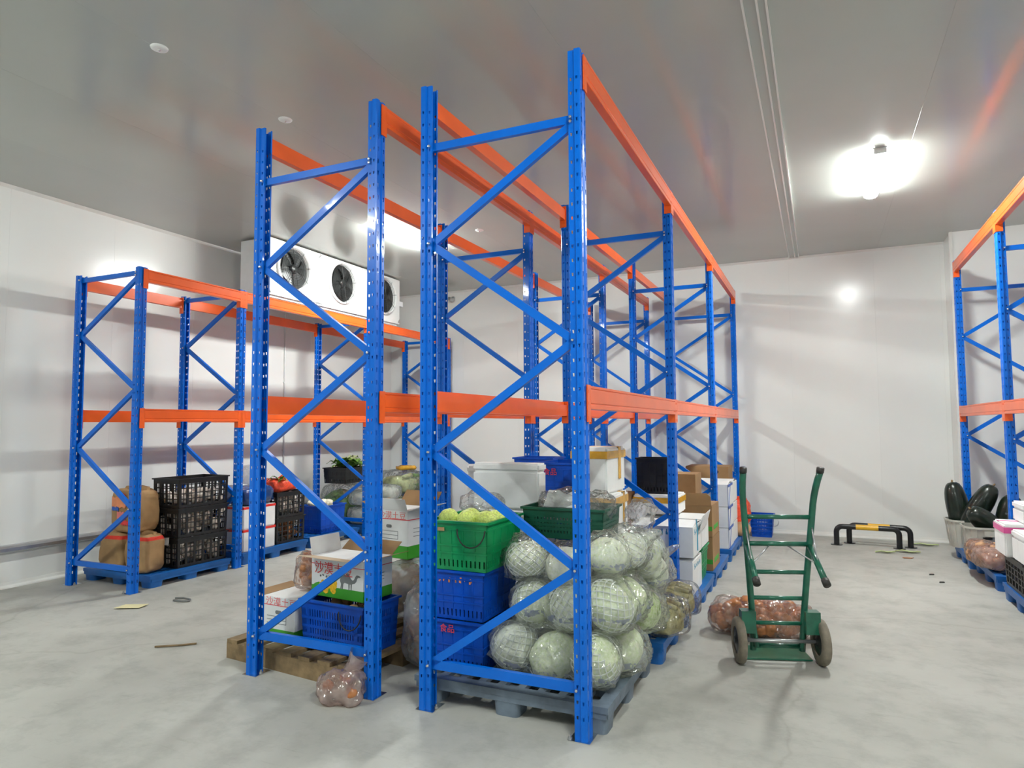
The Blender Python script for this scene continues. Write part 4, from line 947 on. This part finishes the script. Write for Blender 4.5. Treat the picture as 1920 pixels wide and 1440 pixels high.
for s in (-1, 1):
    MB().box(s*.20-.045, s*.20+.045, -.10, -.02, .20, .34).build('wheel_bracket', M['truck'], ht)
    wl = MB().lathe([(.085,-.024),(.118,-.026),(.138,-.022),(.145,-.010),(.145,.010),(.138,.022),(.118,.026),(.085,.024),(.085,-.024)], 28, (s*.255,-.055,.145), 'x').build('wheel', M['rubber'], ht, True, 60)
    MB().lathe([(.088,-.016),(.088,.016),(.03,.022),(.02,.032),(.0001,.032),(.0001,-.032),(.02,-.032),(.03,-.022),(.088,-.016)], 20, (s*.255,-.055,.145), 'x').build('wheel_hub', M['dark'], wl, True, 40)
    a = Vector((s*.195, LEAN(.76), .765)); b = Vector((s*.205, -.33, .585))
    lg = MB().tube([a, b], .019, 12).build('support_leg', M['truck'], ht, True)
    MB().tube([b-(b-a)*.06, b+(b-a)*.08], .0235, 12).build('rubber_foot', M['strapcord'], lg, True)
    m_ = a+(b-a)*.55
    MB().tube([m_, (s*.207, LEAN(.90), .91)], .005, 6).build('stay_rod', M['steel'], ht, True); MB().tube([m_, (s*.05, LEAN(.77), .765)], .005, 6).build('stay_rod', M['steel'], ht, True)
# sack lying beyond it
onion_bag('shiny clear sack of brown onions lying on the floor beyond the hand truck', (.63, 2.13, 0), (.72, .32, .25), 140, 'pinkfilm', 'onion', 150, .05, R_(4), 5, None, .025)

# ------------------------------------------------------------------ guard bars near the back wall
for i, (a, b, d) in enumerate((((1.221,6.441),(1.92,6.415),'front black and yellow tubular floor guard by the back wall'), ((1.374,6.633),(2.054,6.551),'rear black and yellow tubular floor guard by the back wall'))):
    a = Vector((*a,0)); b = Vector((*b,0)); L = (b-a).length
    o = thing('floor_guard', d, 'guard rail', a, math.atan2(b.y-a.y, b.x-a.x), 'black and yellow floor guards'); h, r, q = .235, .033, .07
    def arc(cx, s0, n=5): return [(cx+ (q-q*math.cos(t))*s0*1.0, 0, h-q+q*math.sin(t)) for t in [math.pi/2*k/n for k in range(n+1)]]
    pl = [(0,0,0)]+arc(0, 1)+[(L*.32,0,h)]; prr = [(L*.68,0,h)]+[(L-p[0],0,p[2]) for p in arc(0,1)][::-1]+[(L,0,0)]
    MB().tube(pl, r, 14).build('post_bend', M['blackpaint'], o, True, 50); MB().tube(prr, r, 14).build('post_bend', M['blackpaint'], o, True, 50)
    MB().tube([(L*.32,0,h),(L*.68,0,h)], r+.0004, 14).build('yellow_section', M['yellow'], o, True, 50)
    for x in (0, L): MB().lathe([(.07,0),(.07,.008),(.03,.01)], 18, (x,0,0)).build('foot_flange', M['blackpaint'], o)

# ------------------------------------------------------------------ right rack contents
def basket(label, loc, W, D, H, rz):
    o = thing('melon_basket', label, 'basket', loc, rz, 'beige baskets of winter melons'); n = 32
    def ring(sc, z): return [(sc*W/2*math.copysign(abs(math.cos(t))**.6, math.cos(t)), sc*D/2*math.copysign(abs(math.sin(t))**.6, math.sin(t)), z) for t in [2*math.pi*k/n for k in range(n)]]
    rs = [ring(.80,0), ring(.84,.06), ring(.93,H*.7), ring(.97,H-.02), ring(1.03,H-.02), ring(1.03,H), ring(.96,H), ring(.92,H*.7), ring(.80,.02)]
    b = MB(); vs = [p for r in rs for p in r]; fs = [(i*n+k, i*n+(k+1)%n, (i+1)*n+(k+1)%n, (i+1)*n+k) for i in range(len(rs)-1) for k in range(n)]
    fs += [tuple(range(n))[::-1], tuple(range(8*n, 9*n))]; b.add(vs, fs); b.build('tub', M['beige'], o, True, 40)
    for k in range(0, n, 2):
        p, q = rs[1][k], rs[3][k]; MB().tube([p, q], .006, 5).build('rib', M['beige'], o)
    for s in (-1, 1): MB().box(-.06, .06, s*D*.505-.008, s*D*.505+.008, H-.09, H-.035).build('grip', M['beige'], o)
    for zz in (.10,.14,.18): MB().box(-W*.16, W*.02, -D*.5, -D*.44, zz, zz+.02).build('dark_vent', M['dark'], o)
    return o
basket('far beige basket of winter melons beside the right rack', (2.55, 6.00, .141), .38, .36, .31, .15)
basket('near beige basket of winter melons beside the right rack', (2.67, 5.56, .141), .46, .40, .30, 0)
pallet('blue plastic pallet under the two beige baskets', 2.46, 3.46, 5.36, 6.20, .14, M['palletblue'])
for i, (loc, L, r, tilt, d) in enumerate((((2.49,6.02,.56), .62, .118, (-.05,-.16), 'upright dark winter melon in the far beige basket'), ((2.66,5.86,.60), .58, .115, (.1,.5), 'slanting dark winter melon leaning between the two baskets'), ((2.68,5.56,.46), .46, .115, (.2,-.8), 'dark winter melon lying slanted across the near beige basket'),
        ((2.92,5.80,.46), .60, .13, (.05,.12), 'large dark winter melon standing behind the near basket'), ((3.12,5.52,.43), .58, .13, (.0,.1), 'dark winter melon behind the blue post at the right edge'))):
    pr = []; K = 14
    for k in range(K+1): t = math.pi*k/K; pr.append((max(.0001, r*math.sin(t)**.62), -math.cos(t)*L/2))
    o = thing('winter_melon', d, 'melon', loc, 0, 'dark winter melons'); o.rotation_euler = (tilt[0], tilt[1], 0)
    MB().lathe(pr, 22).build('rind', M['melon'], o, True); MB().tube([(0,0,L/2-.01),(.006,0,L/2+.025)], [.012,.009], 8).build('stem', M['wood'], o, True)
sackn = onion_bag('brown sack in clear film slumped along the pallet at the right edge', (2.52, 4.88, .142), (.26, .84, .22), 150, 'pinkhaze', 'potato', 150, .042, 0, 4)
for i, (z0, d) in enumerate(((.142,'lower'),)):
    crate('black_crate', 'low black crate at the right edge of the picture', (2.72, 3.72, z0), (.42, .62, .27), M['black'], 'grid', 0, 'black slotted crates', .97)
crate('black_crate', 'black crate behind the pink-taped box at the right edge', (2.90, 4.60, .37), (.40, .40, .30), M['black'], 'solid', 0, 'black slotted crates', .97)
boxthing('brown_carton', 'brown carton under the black crate at the right edge', 'carton', 2.70, 3.10, 4.42, 4.80, .142, .368, M['cardboard'])
o = foambox('white foam box with pink tape at the right edge', 2.46, 2.84, 3.74, 4.11, .415, .69, 0, 'pinktape', 'foam boxes with pink tape')
foambox('plain white foam box in front of the pink-taped one at the right edge', 2.50, 2.90, 3.26, 3.70, .416, .66, 0)
foambox('white foam box highest at the right edge, above the pink-taped box', 2.60, 2.98, 3.74, 4.10, .692, .86, 0)
heap('packed_roots', 'roots packed in the low black crate at the right edge', 'vegetables', (2.72, 3.72, .16), (.30, .50, .20), M['ginger'], 60, .036, 160)

# ------------------------------------------------------------------ litter on the floor
def flat(name, label, cat, pts, m, t=.002, loc=(0,0,0), rz=0, curl=0):
    b = MB(); n = len(pts); zf_ = lambda a, c: .0015+curl*(a*a+c*c)
    b.add([(x,y,zf_(x,y)) for x,y in pts]+[(x,y,zf_(x,y)+t) for x,y in pts], [tuple(range(n))[::-1], tuple(range(n,2*n))]+[(i,(i+1)%n,(i+1)%n+n,i+n) for i in range(n)])
    return tag(b.build(name, m, None, False, None, loc, rz), label, cat)
flat('paper_scrap', 'pale yellow sheet of paper on the floor near the low rack', 'paper', [(-.12,-.06),(.09,-.06),(.12,.05),(.02,.075),(-.08,.07)], M['paper'], .002, (-4.36, .765, 0), R_(30), .6)
tag(MB().tube([(-.10,.03,.01),(-.02,.05,.015),(.07,.045,.012),(.10,.01,.01),(.06,-.03,.012),(-.05,-.03,.01)], .008, 6).build('strap_loop', M['greyprint'], None, True, None, (-4.15, 1.08, 0)), 'thin looped strap lying on the floor left of the racks', 'strap')
tag(MB().tube([(-.12,-.08,.008),(-.04,-.03,.010),(.03,.03,.008),(.09,.09,.008)], .007, 6).build('stick', M['wood'], None, True, None, (-3.10, .20, 0)), 'thin brown stick on the floor in the left aisle', 'stick')
for (x, y, rz, s, d) in ((1.735,6.03,.2,1,'pale green leaf on the floor left of the other, before the floor guards'), (1.98,6.16,-.1,1.2,'long pale leaf on the floor just before the right foot of the floor guards'), (2.24,6.78,.0,1.3,'pale leaf on the floor beside the rear floor guard, next to the wall step')):
    o = thing('fallen_leaf', d, 'leaf', (x,y,.004), rz, 'fallen leaves'); b = MB(); vs = []; K = 8
    for k in range(K):
        t = k/(K-1); wd = .035*s*math.sin(math.pi*(.06+.9*t)); 
        for j in (-1,0,1): vs.append(((t-.5)*.22*s, j*wd, .012*abs(j)+.010*math.sin(t*5)**2))
    fs = [(3*k+j,3*k+j+1,3*k+j+4,3*k+j+3) for k in range(K-1) for j in (0,1)]
    b.add(vs, fs); b.add([(p,q,z+.002) for p,q,z in vs], [f[::-1] for f in fs]); b.build('blade', M['paleleaf'], o, True)
flat('orange_scrap', 'small rust-orange scrap on the floor in front of the fallen leaves', 'scrap', [(-.06,-.02),(.02,-.03),(.06,.0),(0,.03),(-.05,.03)], M['onion'], .006, (1.945, 5.775, 0), .3, 1)
for x, y, d in ((2.10,4.55,'nearer'),(2.06,4.9,'farther')): flat('dirt_crumb', f'{d} small dark crumb on the floor left of the right rack', 'crumb', [(-.03,-.012),(.02,-.015),(.03,.01),(-.01,.018)], M['strapcord'], .008, (x,y,0), .4)
